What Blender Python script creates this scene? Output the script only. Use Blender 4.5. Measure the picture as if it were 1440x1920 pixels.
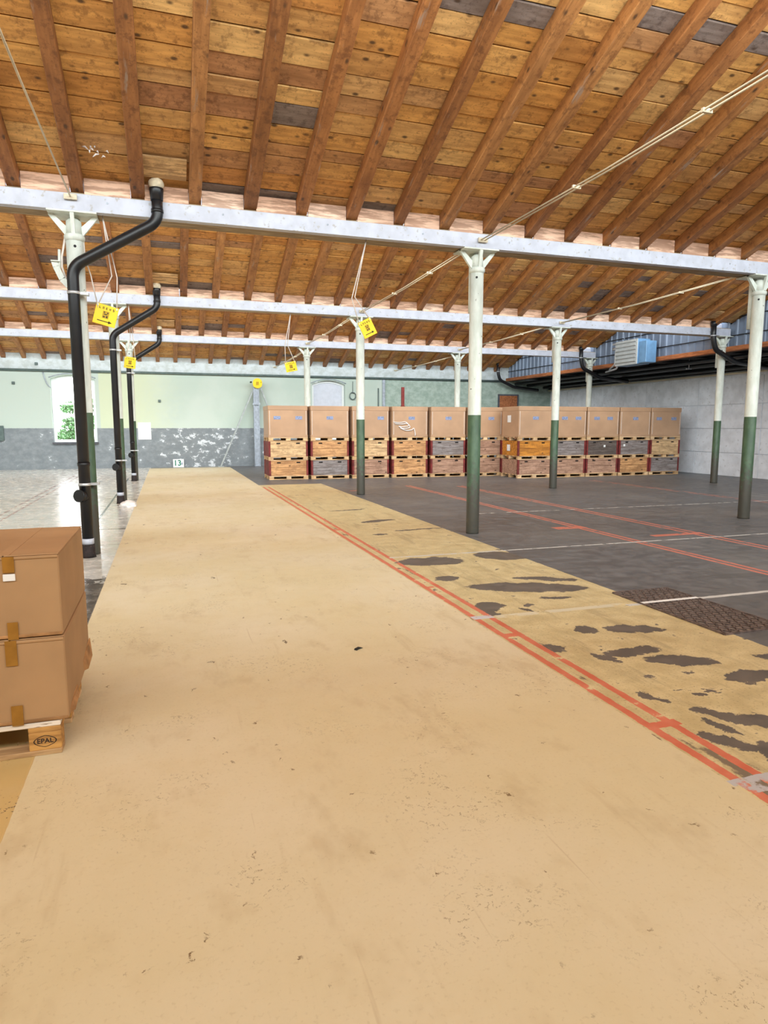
import bpy, bmesh, math, random
from mathutils import Vector, Matrix
random.seed(7)
PI = math.pi
scene = bpy.context.scene
for o in list(bpy.data.objects):
    bpy.data.objects.remove(o)
COL = scene.collection

# ---------------------------------------------------------------- camera
CAM_H, PITCH, YAW, FPX = 1.6, 7.3418, 18.128, 1236.7
cam_data = bpy.data.cameras.new('camera')
cam_data.sensor_fit = 'VERTICAL'
cam_data.sensor_height = 24.0
cam_data.lens = FPX / 1920.0 * 24.0
cam_data.clip_start, cam_data.clip_end = 0.05, 400
cam = bpy.data.objects.new('camera', cam_data)
cam.location = (0, 0, CAM_H)
cam.rotation_euler = (math.radians(90 - PITCH), 0, math.radians(-YAW))
COL.objects.link(cam)
scene.camera = cam

# ---------------------------------------------------------------- world, light, exposure
scene.view_settings.view_transform = 'Standard'
scene.view_settings.look = 'None'
scene.view_settings.gamma = 1.0
scene.view_settings.use_curve_mapping = False
scene.view_settings.exposure = 0.49
world = bpy.data.worlds.new('world')
scene.world = world
world.use_nodes = True
bg = world.node_tree.nodes['Background']
bg.inputs['Color'].default_value = (0.93, 0.97, 1.0, 1)
bg.inputs['Strength'].default_value = 6.0

ROWS = [2.9, 9.0, 15.1, 21.25]           # valley beams, metres from the camera along the aisle
ROW_BEHIND = -3.2
Y_BACK, Y_FRONT = 27.8, -3.4
X_LEFT, X_GABLE, X_RIGHT = -9.6, 15.2, 17.44
SLOPE = 0.3795
Z_RAFTER = 4.36                          # underside of a rafter where it lands on its valley beam
LIGHT_POWER = 860.0
for y in [ROW_BEHIND] + ROWS:            # daylight entering through the milky north-light glazing
    ld = bpy.data.lights.new('skylight_daylight', 'AREA')
    ld.shape = 'RECTANGLE'
    ld.size, ld.size_y = X_GABLE - X_LEFT - 0.6, 1.75
    ld.energy = LIGHT_POWER
    ld.color = (0.87, 0.97, 1.0)
    lo = bpy.data.objects.new('skylight_daylight', ld)
    lo.location = ((X_LEFT + X_GABLE) / 2, y + 0.47, 5.55)
    lo.rotation_euler = (math.radians(96), 0, 0)        # shines along +Y
    COL.objects.link(lo)

# ---------------------------------------------------------------- pixel -> place helpers
def _axes():
    p, y = math.radians(PITCH), math.radians(YAW)
    f = Vector((math.sin(y) * math.cos(p), math.cos(y) * math.cos(p), -math.sin(p)))
    r = Vector((math.cos(y), -math.sin(y), 0))
    return r, r.cross(f), f
R_, U_, F_ = _axes()
def ray(px, py):
    return R_ * ((px - 720) / FPX) + U_ * ((960 - py) / FPX) + F_
def at_y(px, py, y):
    d = ray(px, py); return d * (y / d.y) + Vector((0, 0, CAM_H))
def at_x(px, py, x):
    d = ray(px, py); return d * (x / d.x) + Vector((0, 0, CAM_H))
def at_z(px, py, z=0.0):
    d = ray(px, py); return d * ((z - CAM_H) / d.z) + Vector((0, 0, CAM_H))

# ---------------------------------------------------------------- object helpers
def tag(o, label=None, cat=None, group=None, kind=None):
    if label: o['label'] = label
    if cat: o['category'] = cat
    if group: o['group'] = group
    if kind: o['kind'] = kind
    return o
def empty(name, loc=(0, 0, 0), rz=0.0, parent=None):
    o = bpy.data.objects.new(name, None)
    o.empty_display_size = 0.1
    o.location = loc; o.rotation_euler = (0, 0, rz)
    COL.objects.link(o)
    if parent: o.parent = parent
    return o
def link(name, me, mat=None, parent=None, loc=None, rot=None):
    o = bpy.data.objects.new(name, me)
    COL.objects.link(o)
    if mat and not me.materials: me.materials.append(mat)
    if parent: o.parent = parent
    if loc is not None: o.location = loc
    if rot is not None: o.rotation_euler = rot
    return o
def copy_tree(o, parent=None):
    c = o.copy(); COL.objects.link(c); c.parent = parent
    for ch in list(o.children): copy_tree(ch, c)
    return c

class MB:
    """collects shapes into one bmesh"""
    def __init__(s): s.bm = bmesh.new()
    def box(s, c0, c1, bevel=0.0):
        x0, y0, z0 = c0; x1, y1, z1 = c1
        vs = [s.bm.verts.new(p) for p in ((x0,y0,z0),(x1,y0,z0),(x1,y1,z0),(x0,y1,z0),(x0,y0,z1),(x1,y0,z1),(x1,y1,z1),(x0,y1,z1))]
        fs = [s.bm.faces.new([vs[i] for i in q]) for q in ((0,3,2,1),(4,5,6,7),(0,1,5,4),(1,2,6,5),(2,3,7,6),(3,0,4,7))]
        if bevel:
            es = list({e for f in fs for e in f.edges})
            bmesh.ops.bevel(s.bm, geom=es, offset=bevel, segments=1, affect='EDGES')
        return s
    def bar(s, p, q, w, h, up=(0, 0, 1)):
        """rectangular bar from p to q: width w across, h along up"""
        p, q = Vector(p), Vector(q); d = (q - p).normalized(); u = Vector(up)
        a = d.cross(u)
        if a.length < 1e-5: a = d.cross(Vector((1, 0, 0)))
        a.normalize(); b = a.cross(d).normalized()
        vs = []
        for e in (p, q):
            for i, j in ((-1,-1),(1,-1),(1,1),(-1,1)): vs.append(s.bm.verts.new(e + a*(i*w/2) + b*(j*h/2)))
        for qd in ((3,2,1,0),(4,5,6,7),(0,1,5,4),(1,2,6,5),(2,3,7,6),(3,0,4,7)): s.bm.faces.new([vs[i] for i in qd])
        return s
    def tube(s, pts, r, n=12, caps=True):
        """round tube through points; r is a radius or a list"""
        pts = [Vector(p) for p in pts]; k = len(pts)
        rs = r if isinstance(r, (list, tuple)) else [r] * k
        rings = []; prev = None
        for i in range(k):
            t = (pts[min(i+1,k-1)] - pts[max(i-1,0)]).normalized()
            if prev is None:
                a = t.cross(Vector((0,0,1)))
                if a.length < 1e-3: a = t.cross(Vector((0,1,0)))
            else:
                a = prev - t * prev.dot(t)
            a.normalize(); prev = a; b = t.cross(a)
            rings.append([s.bm.verts.new(pts[i] + (a*math.cos(2*PI*j/n) + b*math.sin(2*PI*j/n))*rs[i]) for j in range(n)])
        for i in range(k-1):
            for j in range(n):
                f = s.bm.faces.new((rings[i][j], rings[i][(j+1)%n], rings[i+1][(j+1)%n], rings[i+1][j])); f.smooth = True
        if caps:
            s.bm.faces.new(rings[0][::-1]); s.bm.faces.new(rings[-1])
        return s
    def poly(s, pts):
        s.bm.faces.new([s.bm.verts.new(p) for p in pts]); return s
    def prism(s, pts2, y0, y1):
        """outline in x,z extruded along y"""
        a = [s.bm.verts.new((x, y0, z)) for x, z in pts2]; b = [s.bm.verts.new((x, y1, z)) for x, z in pts2]
        s.bm.faces.new(a); s.bm.faces.new(b[::-1]); n = len(a)
        for i in range(n): s.bm.faces.new((a[(i+1)%n], a[i], b[i], b[(i+1)%n]))
        return s
    def mesh(s, name, normals=True):
        if normals: bmesh.ops.recalc_face_normals(s.bm, faces=s.bm.faces)
        me = bpy.data.meshes.new(name); s.bm.to_mesh(me); s.bm.free(); return me
    def build(s, name, mat, parent=None, loc=None, rot=None):
        return link(name, s.mesh(name), mat, parent, loc, rot)

def bend(pts, rad=0.12, n=5):
    """round off the corners of a polyline"""
    pts = [Vector(p) for p in pts]; out = [pts[0]]
    for i in range(1, len(pts)-1):
        a, b, c = pts[i-1], pts[i], pts[i+1]
        p = b + (a-b).normalized()*min(rad, (a-b).length*.45); q = b + (c-b).normalized()*min(rad, (c-b).length*.45)
        for k in range(n+1):
            t = k/n; out.append(p*(1-t)**2 + b*2*t*(1-t) + q*t*t)
    out.append(pts[-1]); return out

# ---------------------------------------------------------------- materials
def srgb(r, g, b):
    f = lambda c: (c/255/12.92) if c/255 <= .04045 else ((c/255+.055)/1.055)**2.4
    return (f(r), f(g), f(b), 1.0)
class NT:
    def __init__(s, name):
        s.m = bpy.data.materials.new(name); s.m.use_nodes = True
        s.t = s.m.node_tree; s.b = s.t.nodes['Principled BSDF']
    def n(s, kind, **kw):
        nd = s.t.nodes.new(kind)
        for k, v in kw.items(): setattr(nd, k, v)
        return nd
    def put(s, sock, v):
        if isinstance(v, bpy.types.NodeSocket): s.t.links.new(v, sock)
        else: sock.default_value = v
    def math(s, op, a, b=0.0, c=None, clamp=False):
        nd = s.n('ShaderNodeMath', operation=op); nd.use_clamp = clamp
        s.put(nd.inputs[0], a); s.put(nd.inputs[1], b)
        if c is not None: s.put(nd.inputs[2], c)
        return nd.outputs[0]
    def mix(s, fac, a, b, mode='MIX'):
        nd = s.n('ShaderNodeMix', data_type='RGBA', blend_type=mode)
        s.put(nd.inputs[0], fac); s.put(nd.inputs[6], a); s.put(nd.inputs[7], b)
        return nd.outputs[2]
    def ramp(s, v, lo, hi):
        nd = s.n('ShaderNodeMapRange'); nd.interpolation_type = 'SMOOTHSTEP'
        s.put(nd.inputs[0], v); nd.inputs[1].default_value = lo; nd.inputs[2].default_value = hi
        return nd.outputs[0]
    def noise(s, vec, scale, detail=3.0, w=None, rough=0.55):
        nd = s.n('ShaderNodeTexNoise')
        s.put(nd.inputs['Vector'], vec if w is None else s.shift(vec, w)); nd.inputs['Scale'].default_value = scale
        nd.inputs['Detail'].default_value = detail; nd.inputs['Roughness'].default_value = rough
        return nd.outputs['Fac']
    def shift(s, vec, w):
        nd = s.n('ShaderNodeVectorMath', operation='ADD'); s.put(nd.inputs[0], vec)
        s.t.links.new(w, nd.inputs[1]); return nd.outputs[0]
    def scale(s, vec, sc):
        nd = s.n('ShaderNodeVectorMath', operation='MULTIPLY'); s.put(nd.inputs[0], vec); nd.inputs[1].default_value = sc
        return nd.outputs[0]
    def coords(s, kind='Object'):
        return s.n('ShaderNodeTexCoord').outputs[kind]
    def rand(s):
        a = s.n('ShaderNodeObjectInfo').outputs['Random']; b = s.n('ShaderNodeNewGeometry').outputs['Random Per Island']
        return s.math('FRACT', s.math('ADD', a, b))
    def done(s, col, rough=.6, bump=None, dist=.01, strength=.5, metal=0.0, spec=None):
        s.put(s.b.inputs['Base Color'], col); s.put(s.b.inputs['Roughness'], rough); s.b.inputs['Metallic'].default_value = metal
        if spec is not None: s.b.inputs['Specular IOR Level'].default_value = spec
        if bump is not None:
            nd = s.n('ShaderNodeBump'); nd.inputs['Strength'].default_value = strength; nd.inputs['Distance'].default_value = dist
            s.put(nd.inputs['Height'], bump); s.t.links.new(nd.outputs[0], s.b.inputs['Normal'])
        return s.m

def mat_plain(name, c, rough=.6, var=.12, scale=6.0, metal=0.0, stretch=(1, 1, 1), dirt=None, spec=None, bump=.15):
    t = NT(name); v = t.scale(t.coords(), stretch); r = t.rand()
    n = t.noise(v, scale, 3.0, w=t.math('MULTIPLY', r, 40.0))
    dark = tuple(x*(1-2.2*var) for x in c[:3]) + (1,); lite = tuple(min(1, x*(1+1.2*var)) for x in c[:3]) + (1,)
    col = t.mix(t.ramp(n, .3, .7), dark, lite)
    if dirt:
        n2 = t.noise(v, scale*3.1, 4.0, w=t.math('MULTIPLY', r, 17.0))
        col = t.mix(t.ramp(n2, .60, .70), col, dirt)
    return t.done(col, rough, n, .004, bump, metal, spec)

def mat_wood(name, cols, grain_axis=0, rough=.62, grain=.5, knots=True, grey=None, aged=.45, weathered=None):
    """boards: tone differs from board to board, grain runs along one axis"""
    t = NT(name); r = t.rand(); co = t.coords()
    st = [9.0, 9.0, 9.0]; st[grain_axis] = 1.1
    v = t.scale(co, tuple(st)); w = t.math('MULTIPLY', r, 60.0)
    g = t.noise(v, 2.2, 4.0, w=w, rough=.65)
    big = t.noise(t.scale(co, tuple(2.5 if i != grain_axis else .8 for i in range(3))), 1.6, 3.0, w=w)
    cr = t.n('ShaderNodeValToRGB'); cr.color_ramp.interpolation = 'LINEAR'
    el = cr.color_ramp.elements
    while len(el) < len(cols): el.new(.5)
    for i, c in enumerate(cols):
        el[i].position = i/(len(cols)-1); el[i].color = c
    t.put(cr.inputs[0], t.math('FRACT', t.math('MULTIPLY', r, 7.31)))
    base = cr.outputs[0]
    if grey:
        base = t.mix(t.math('GREATER_THAN', t.math('FRACT', t.math('MULTIPLY', r, 23.7)), .925), base, grey)
    dk = t.mix(1.0, base, (.62, .55, .50, 1), 'MULTIPLY'); lt = t.mix(1.0, base, (1.16, 1.15, 1.12, 1), 'MULTIPLY')
    col = t.mix(t.ramp(g, .5-.5*grain*.6, .5+.5*grain*.6), dk, lt)
    col = t.mix(t.math('MULTIPLY', t.ramp(big, .5, .72), .55), col, t.mix(1.0, base, (.55, .48, .42, 1), 'MULTIPLY'))
    if knots:
        vo = t.n('ShaderNodeTexVoronoi')
        t.put(vo.inputs['Vector'], t.shift(t.scale(co, tuple(6.0 if i != grain_axis else 3.4 for i in range(3))), w))
        vo.inputs['Scale'].default_value = 1.0
        col = t.mix(t.math('MULTIPLY', t.ramp(vo.outputs['Distance'], .17, .06), .9), col, (.06, .028, .012, 1))
        blot = t.noise(t.scale(co, (3.0, 3.0, 3.0)), 2.6, 5.0, w=w, rough=.72)
        col = t.mix(t.math('MULTIPLY', t.ramp(blot, .50, .66), aged), col, t.mix(1.0, base, (.40, .34, .32, 1), 'MULTIPLY'))
        fine = t.noise(co, 34.0, 2.0, w=w, rough=.7)
        col = t.mix(t.math('MULTIPLY', t.ramp(fine, .58, .72), aged*.7), col, t.mix(1.0, base, (.34, .28, .25, 1), 'MULTIPLY'))
        if weathered:
            col = t.mix(t.math('MULTIPLY', t.ramp(t.noise(t.scale(co, tuple(9.0 if i != grain_axis else 1.3 for i in range(3))), 1.3, 4.0, w=w, rough=.7), .60, .72), .7), col, weathered)
    return t.done(col, rough, g, .006, .35)

M = {}
M['board'] = mat_wood('ceiling_boards', [srgb(212,152,78), srgb(228,176,104), srgb(220,162,88), srgb(200,138,72), srgb(236,192,124), srgb(188,136,94), srgb(232,178,100)], 0, .7, 1.0, True, srgb(140,126,120), .75)
M['rafter'] = mat_wood('rafter_wood', [srgb(168,112,60), srgb(178,124,72), srgb(150,98,54), srgb(172,114,64)], 1, .6, .9, True, None, .7, srgb(150,134,120))
M['peach'] = mat_wood('pale_infill_wood', [srgb(232,198,176), srgb(224,184,158), srgb(236,206,186)], 0, .7, .3, False)
M['plywood'] = mat_wood('new_pale_wood', [srgb(225,190,140), srgb(218,180,128)], 0, .7, .25, True)
M['roofing'] = mat_plain('dark_roofing', srgb(70,48,30), .9)
M['white_metal'] = mat_plain('white_painted_metal', srgb(194,198,212), .45, .05, 5, dirt=srgb(172,170,170))
M['soffit'] = mat_wood('stained_soffit_wood', [srgb(176,160,132), srgb(160,142,112), srgb(186,172,146)], 0, .75, .5, False)
M['glazing'] = mat_plain('milky_glazing', srgb(235,240,242), .3, .03)
M['galv'] = mat_plain('grey_steel', srgb(168,176,188), .5, .1, 8, .2)
M['strut'] = mat_plain('thin_grey_steel', srgb(170,176,176), .5, .1, 8, .2)
M['rod'] = mat_plain('cream_painted_rod', srgb(214,202,176), .5, .1, 4, stretch=(3, .3, 3))
M['black_pipe'] = mat_plain('black_plastic_pipe', srgb(24,25,29), .38, .15, 4, bump=.03)
M['clamp'] = mat_plain('zinc_clamp', srgb(205,208,212), .35, .06, 8, .5)
M['rubber'] = mat_plain('dark_pipe_shoe', srgb(40,30,30), .8, .2, 14, dirt=srgb(80,60,54))
M['foam'] = mat_plain('cream_foam', srgb(240,228,200), .9, .1, 14, bump=.6)
M['yellow'] = mat_plain('yellow_sign_plastic', srgb(252,212,10), .45, .03)
M['print_dark'] = mat_plain('dark_print', srgb(60,46,4), .6, .05)
M['print_pict'] = mat_plain('olive_print', srgb(196,156,14), .6, .05)
M['wire'] = mat_plain('white_cord', srgb(225,214,205), .7, .08)
M['carton'] = mat_plain('brown_cardboard', srgb(176,138,98), .75, .045, 2.5, bump=.05)
M['carton_in'] = mat_plain('torn_cardboard', srgb(176,130,84), .85, .18, 9)
M['tape'] = mat_plain('brown_packing_tape', srgb(158,110,44), .25, .1, 9)
M['paper'] = mat_plain('white_paper', srgb(238,238,238), .6, .03)
M['label_blue'] = mat_plain('grey_blue_label', srgb(138,150,184), .5, .16, 30)
M['bigcarton'] = mat_plain('film_wrapped_cardboard', srgb(184,147,116), .42, .05, 1.6, bump=.1)
M['film'] = mat_plain('white_stretch_film', srgb(240,234,232), .3, .05, 9, bump=.3)
M['maroon'] = mat_plain('maroon_painted_wood', srgb(122,42,40), .65, .2, 7)
M['pallet'] = mat_wood('raw_pallet_wood', [srgb(226,192,150), srgb(212,176,130), srgb(232,202,164)], 0, .75, .5, False)
M['pallet_block'] = mat_wood('pallet_block_wood', [srgb(206,158,92), srgb(196,148,84)], 0, .8, .5, False)
M['pallet_white'] = mat_plain('lit_white_board', srgb(240,228,214), .7, .06, 8, stretch=(.3, 3, 3), dirt=srgb(150,128,110))  # white stands in for light on the front board's edge; worn spots
def crate_wood(name, c): return mat_wood(name, [c, tuple(x*.93 for x in c[:3]) + (1,)], 0, .7, .55, True)
M['w_pale'] = crate_wood('crate_pale', srgb(220,186,142)); M['w_orange'] = crate_wood('crate_orange', srgb(212,162,112))
M['w_amber'] = crate_wood('crate_amber', srgb(210,140,52)); M['w_grey'] = crate_wood('crate_grey', srgb(146,138,138))
M['w_brown'] = crate_wood('crate_brown', srgb(186,148,126)); M['w_dark'] = crate_wood('crate_dark', srgb(104,94,90))
M['dark'] = mat_plain('near_black', srgb(30,29,30), .7, .2)  # plain near-black, also used for the shade sheet behind crate slots
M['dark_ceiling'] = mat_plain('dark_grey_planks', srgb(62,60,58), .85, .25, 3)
M['edge_wood'] = mat_wood('edge_beam_wood', [srgb(178,112,70), srgb(166,100,58)], 1, .7, .5, False)
M['grate'] = mat_plain('rusty_grate_steel', srgb(120,106,102), .6, .2, 20, .3)
M['pit'] = mat_plain('grate_bed', srgb(150,138,128), .9, .2, 20)
M['heater'] = mat_plain('heater_grey_sheet', srgb(196,202,204), .45, .05, 5, .2)
M['heater_side'] = mat_plain('heater_blue_sheet', srgb(108,150,190), .4, .06, 5)
M['red'] = mat_plain('dull_red_paint', srgb(150,58,52), .6, .1)
M['wallpipe'] = mat_plain('grey_green_pipe', srgb(92,108,106), .5, .1)
M['frame'] = mat_plain('white_window_frame', srgb(240,244,244), .4, .02)
M['sill'] = mat_plain('dark_sill', srgb(84,84,92), .7, .1)
M['frost'] = mat_plain('frosted_grey_pane', srgb(206,210,222), .35, .03)
M['leaf'] = mat_plain('leaf_green', srgb(112,152,104), .6, .2, 3)
M['bark'] = mat_plain('bark', srgb(110,90,70), .9, .2)
M['sign_green'] = mat_plain('green_print', srgb(20,120,96), .5, .03)
M['cladding'] = mat_plain('blue_grey_sheet', srgb(122,136,158), .42, .10, 1.3, bump=.05)
M['block'] = mat_plain('white_painted_block', srgb(234,238,246), .75, .05, 3.0, dirt=srgb(212,214,220))
def mat_glass():
    t = NT('clear_glass'); nt = t.t
    tr = t.n('ShaderNodeBsdfTransparent'); gl = t.n('ShaderNodeBsdfGlossy'); mx = t.n('ShaderNodeMixShader')
    gl.inputs['Roughness'].default_value = .03
    mx.inputs[0].default_value = .07
    nt.links.new(tr.outputs[0], mx.inputs[1]); nt.links.new(gl.outputs[0], mx.inputs[2])
    nt.links.new(mx.outputs[0], nt.nodes['Material Output'].inputs['Surface'])
    return t.m
M['glass'] = mat_glass()

def mat_column():
    t = NT('column_paint'); co = t.coords(); r = t.rand()
    sep = t.n('ShaderNodeSeparateXYZ'); t.put(sep.inputs[0], co); z = sep.outputs[2]
    n1 = t.noise(t.scale(co, (6, 6, 2.0)), 2.0, 5.0, w=t.math('MULTIPLY', r, 30.))
    n2 = t.noise(co, 16.0, 4.0, w=t.math('MULTIPLY', r, 9.))
    up = t.mix(t.ramp(n1, .3, .7), srgb(206,212,202), srgb(226,232,224))
    up = t.mix(t.ramp(n2, .69, .73), up, srgb(96,96,88))
    gr = t.mix(t.ramp(n1, .3, .7), srgb(58,84,62), srgb(78,104,78))
    wear = t.math('ADD', t.math('MULTIPLY', n2, 1.3), t.math('MULTIPLY', z, -.85))
    gr = t.mix(t.ramp(wear, -.25, .25), gr, srgb(70,68,60))
    col = t.mix(t.math('LESS_THAN', z, 1.775), up, gr)
    return t.done(col, .5, n2, .004, .2)
M['column'] = mat_column()

def mat_backwall():
    t = NT('back_wall_paint'); co = t.coords()
    sep = t.n('ShaderNodeSeparateXYZ'); t.put(sep.inputs[0], co); x, z = sep.outputs[0], sep.outputs[2]
    n = t.noise(co, .6, 5.0); n2 = t.noise(t.scale(co, (1, 1, 1.4)), 3.2, 6.0, rough=.68); n3 = t.noise(co, 22.0, 3.0)
    mint = t.mix(t.ramp(n, .35, .65), srgb(184,198,188), srgb(194,205,196))
    patch = t.mix(t.math('GREATER_THAN', x, -2.4), srgb(188,200,192), srgb(200,208,180))
    patch = t.mix(t.ramp(t.math('ADD', x, t.math('MULTIPLY', n2, 1.5)), -.6, 1.6), patch, mint)
    right = t.mix(t.ramp(n2, .35, .65), srgb(148,166,154), srgb(176,192,182))
    patch = t.mix(t.math('GREATER_THAN', x, 9.1), patch, right)
    grey = t.mix(t.ramp(n2, .35, .7), srgb(122,128,133), srgb(142,148,153))
    worn = t.math('ADD', n2, t.math('MULTIPLY', t.ramp(t.math('ABSOLUTE', t.math('SUBTRACT', x, 1.3)), 2.6, .4), .085))
    grey = t.mix(t.ramp(worn, .63, .66), grey, srgb(208,212,218))
    zz = t.math('ADD', z, t.math('MULTIPLY', t.math('SUBTRACT', n3, .5), .03))
    col = t.mix(t.math('LESS_THAN', zz, 1.555), patch, grey)
    col = t.mix(t.math('GREATER_THAN', zz, 3.74), col, t.mix(t.ramp(n2, .4, .62), srgb(206,214,218), srgb(186,194,194)))
    return t.done(col, .8, n2, .01, .25)
M['backwall'] = mat_backwall()
M['sidewall'] = mat_plain('pale_plaster', srgb(214,222,212), .85, .05, 2)

def mat_floor(zone):
    """zone: 'left', 'gutter', 'aisle', 'strip', 'right' - only what that zone of the floor shows"""
    t = NT('floor_' + zone); co = t.coords()
    sep = t.n('ShaderNodeSeparateXYZ'); t.put(sep.inputs[0], co); x, y = sep.outputs[0], sep.outputs[1]
    nfine = t.noise(co, 60.0, 3.0); nmid = t.noise(co, 5.0, 5.0, rough=.65); nbig = t.noise(co, .55, 3.0); nedge = t.noise(co, 9.0, 4.0, rough=.7)
    streak = t.noise(t.scale(co, (1.6, .22, 1)), 3.2, 4.0, rough=.7)
    cross = t.noise(t.scale(co, (.35, 2.2, 1)), 2.2, 4.0, rough=.7)
    ed = t.math('SUBTRACT', nedge, .5)
    def between(v, a, b): return t.math('MULTIPLY', t.math('GREATER_THAN', v, a), t.math('LESS_THAN', v, b))
    def AND(a, b): return t.math('MULTIPLY', a, b)
    def OR(a, b): return t.math('MAXIMUM', a, b)
    xw = t.math('ADD', x, t.math('MULTIPLY', ed, .025)); yw = t.math('ADD', y, t.math('MULTIPLY', ed, .03))
    # bare concrete: dark on the right, paler on the left of the aisle, where window glare is put into the colour
    if zone in ('strip', 'right'):
        conc = t.mix(t.ramp(nmid, .3, .7), srgb(88,89,92), srgb(116,117,120))
        conc = t.mix(t.math('MULTIPLY', t.ramp(cross, .45, .7), .55), conc, srgb(82,80,80))
        conc = t.mix(t.math('MULTIPLY', t.ramp(nbig, .45, .75), .4), conc, srgb(138,136,134))
    if zone in ('left', 'gutter'):
        concl_glare = t.mix(t.ramp(nmid, .3, .7), srgb(186,184,178), srgb(222,221,216))
        concl_glare = t.mix(t.math('MULTIPLY', t.ramp(cross, .5, .72), .6), concl_glare, srgb(122,116,108))
    col = conc if zone in ('strip', 'right') else concl_glare if zone in ('left', 'gutter') else srgb(150,146,138)
    # gutter strip beside the left columns
    if zone == 'gutter':
        joint = OR(between(xw, -1.21, -1.17), AND(between(x, -1.2, -.67), between(t.math('FRACT', t.math('MULTIPLY', yw, .27)), .0, .012)))
        col = t.mix(AND(joint, t.math('LESS_THAN', y, 22.)), col, srgb(70,66,60))
        col = t.mix(AND(between(x, -1.2, -.67), t.math('LESS_THAN', t.math('ADD', y, t.math('MULTIPLY', ed, 2.0)), 7.4)), col, t.mix(t.ramp(nmid, .35, .65), srgb(84,80,74), srgb(110,105,98)))
    # worn ochre strip between the red lines and the columns
    if zone == 'strip':
        och = t.mix(t.ramp(nmid, .3, .7), srgb(196,178,132), srgb(218,202,158))
        och = t.mix(t.math('MULTIPLY', t.ramp(streak, .52, .68), .5), och, srgb(164,148,114))
        strip = AND(between(xw, 2.3, 4.13), t.math('LESS_THAN', y, 18.4))
    stripl = AND(t.math('LESS_THAN', x, -.672), t.math('LESS_THAN', yw, 4.7))
    # patches where the paint is gone (centre, half sizes, turn)
    patches = [(2.95,7.22,.42,.24,-.05),(3.92,7.27,.34,.26,-.5),(3.38,5.72,.60,.20,-.35),(3.75,6.0,.34,.08,-.5),(2.70,5.2,.13,.16,-.6),(2.78,6.34,.13,.13,0),
               (3.06,5.12,.06,.06,0),(2.96,4.98,.035,.08,.4),(3.42,5.27,.15,.05,-.3),(3.10,4.34,.10,.10,-.5),(3.48,4.23,.22,.10,-.3),(3.12,3.80,.24,.08,.1),(2.86,3.74,.05,.12,.5),(3.32,3.54,.26,.11,-.45),
               (3.56,3.16,.24,.09,-.1),(2.70,3.07,.035,.11,.35),(2.90,2.76,.17,.06,-.8),(3.05,2.62,.16,.09,-.6),(2.68,2.48,.06,.16,.6),(2.83,2.30,.12,.12,.3),(2.62,4.02,.07,.09,.3),(2.60,5.02,.06,.10,0.2),
               (3.0,3.02,.05,.03,0),(2.78,2.62,.04,.12,.4),(3.62,2.75,.18,.07,-.4),(4.0,3.4,.16,.09,-.3),(3.4,10.7,.35,.10,.3),(3.75,9.6,.45,.05,.1),(3.0,9.3,.12,.05,0),(3.3,12.3,.4,.06,.2)]
    nv = t.n('ShaderNodeTexNoise'); nv.inputs['Scale'].default_value = 5.0; nv.inputs['Detail'].default_value = 6.0; nv.inputs['Roughness'].default_value = .72
    t.put(nv.inputs['Vector'], co)
    off = t.n('ShaderNodeVectorMath', operation='SUBTRACT'); t.put(off.inputs[0], nv.outputs['Color']); off.inputs[1].default_value = (.5, .5, .5)
    dco = t.n('ShaderNodeVectorMath', operation='ADD'); t.put(dco.inputs[0], co); t.put(dco.inputs[1], t.scale(off.outputs[0], (.26, .26, 0)))
    if zone == 'strip':
        dist = None
        for cx, cy, rx, ry, a in patches:
            mp = t.n('ShaderNodeMapping', vector_type='TEXTURE'); t.put(mp.inputs['Vector'], dco.outputs[0])
            mp.inputs['Location'].default_value = (cx, cy, 0); mp.inputs['Rotation'].default_value = (0, 0, a); mp.inputs['Scale'].default_value = (rx, ry, 1)
            ln = t.n('ShaderNodeVectorMath', operation='LENGTH'); t.put(ln.inputs[0], mp.outputs[0])
            dist = ln.outputs['Value'] if dist is None else t.math('MINIMUM', dist, ln.outputs['Value'])
        bare = t.ramp(dist, 1.04, .96)
        bare = OR(bare, t.ramp(t.math('ADD', t.math('MULTIPLY', nmid, .6), t.math('MULTIPLY', cross, .4)), .60, .63))
    if zone == 'strip':
        och = t.mix(t.math('MULTIPLY', t.ramp(nfine, .56, .68), .45), och, srgb(140,122,90))
        och = t.mix(bare, och, t.mix(t.ramp(nmid, .35, .65), srgb(92,87,82), srgb(112,105,99)))
    och_l = t.mix(t.ramp(t.math('ADD', t.math('MULTIPLY', nmid, .5), t.math('MULTIPLY', nfine, .5)), .57, .6), srgb(206,178,122), srgb(120,104,80))
    if zone == 'strip': col = t.mix(strip, col, och)
    if zone in ('left', 'gutter'): col = t.mix(stripl, col, och_l)
    # beige aisle paint
    if zone in ('aisle', 'gutter', 'strip'):
        beige = t.mix(t.ramp(nbig, .35, .68), srgb(216,202,166), srgb(222,210,182))
        beige = t.mix(t.math('MULTIPLY', t.ramp(nmid, .45, .75), .22), beige, srgb(208,188,146))
        beige = t.mix(t.math('MULTIPLY', t.ramp(streak, .60, .74), .35), beige, srgb(190,168,130))
        scr = t.noise(t.scale(co, (26., .9, 1)), 1.0, 2.0); beige = t.mix(t.math('MULTIPLY', t.math('MULTIPLY', t.ramp(scr, .69, .76), t.ramp(nbig, .42, .55)), .28), beige, srgb(168,140,104))
        vo = t.n('ShaderNodeTexVoronoi'); t.put(vo.inputs['Vector'], t.scale(dco.outputs[0], (1.0, .6, 1))); vo.inputs['Scale'].default_value = 13.0
        beige = t.mix(t.math('MULTIPLY', t.ramp(vo.outputs['Distance'], .13, .06), t.ramp(nmid, .50, .58)), beige, srgb(120,98,70))
        vo2 = t.n('ShaderNodeTexVoronoi'); t.put(vo2.inputs['Vector'], t.scale(dco.outputs[0], (1.3, .5, 1))); vo2.inputs['Scale'].default_value = 2.6
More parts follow.
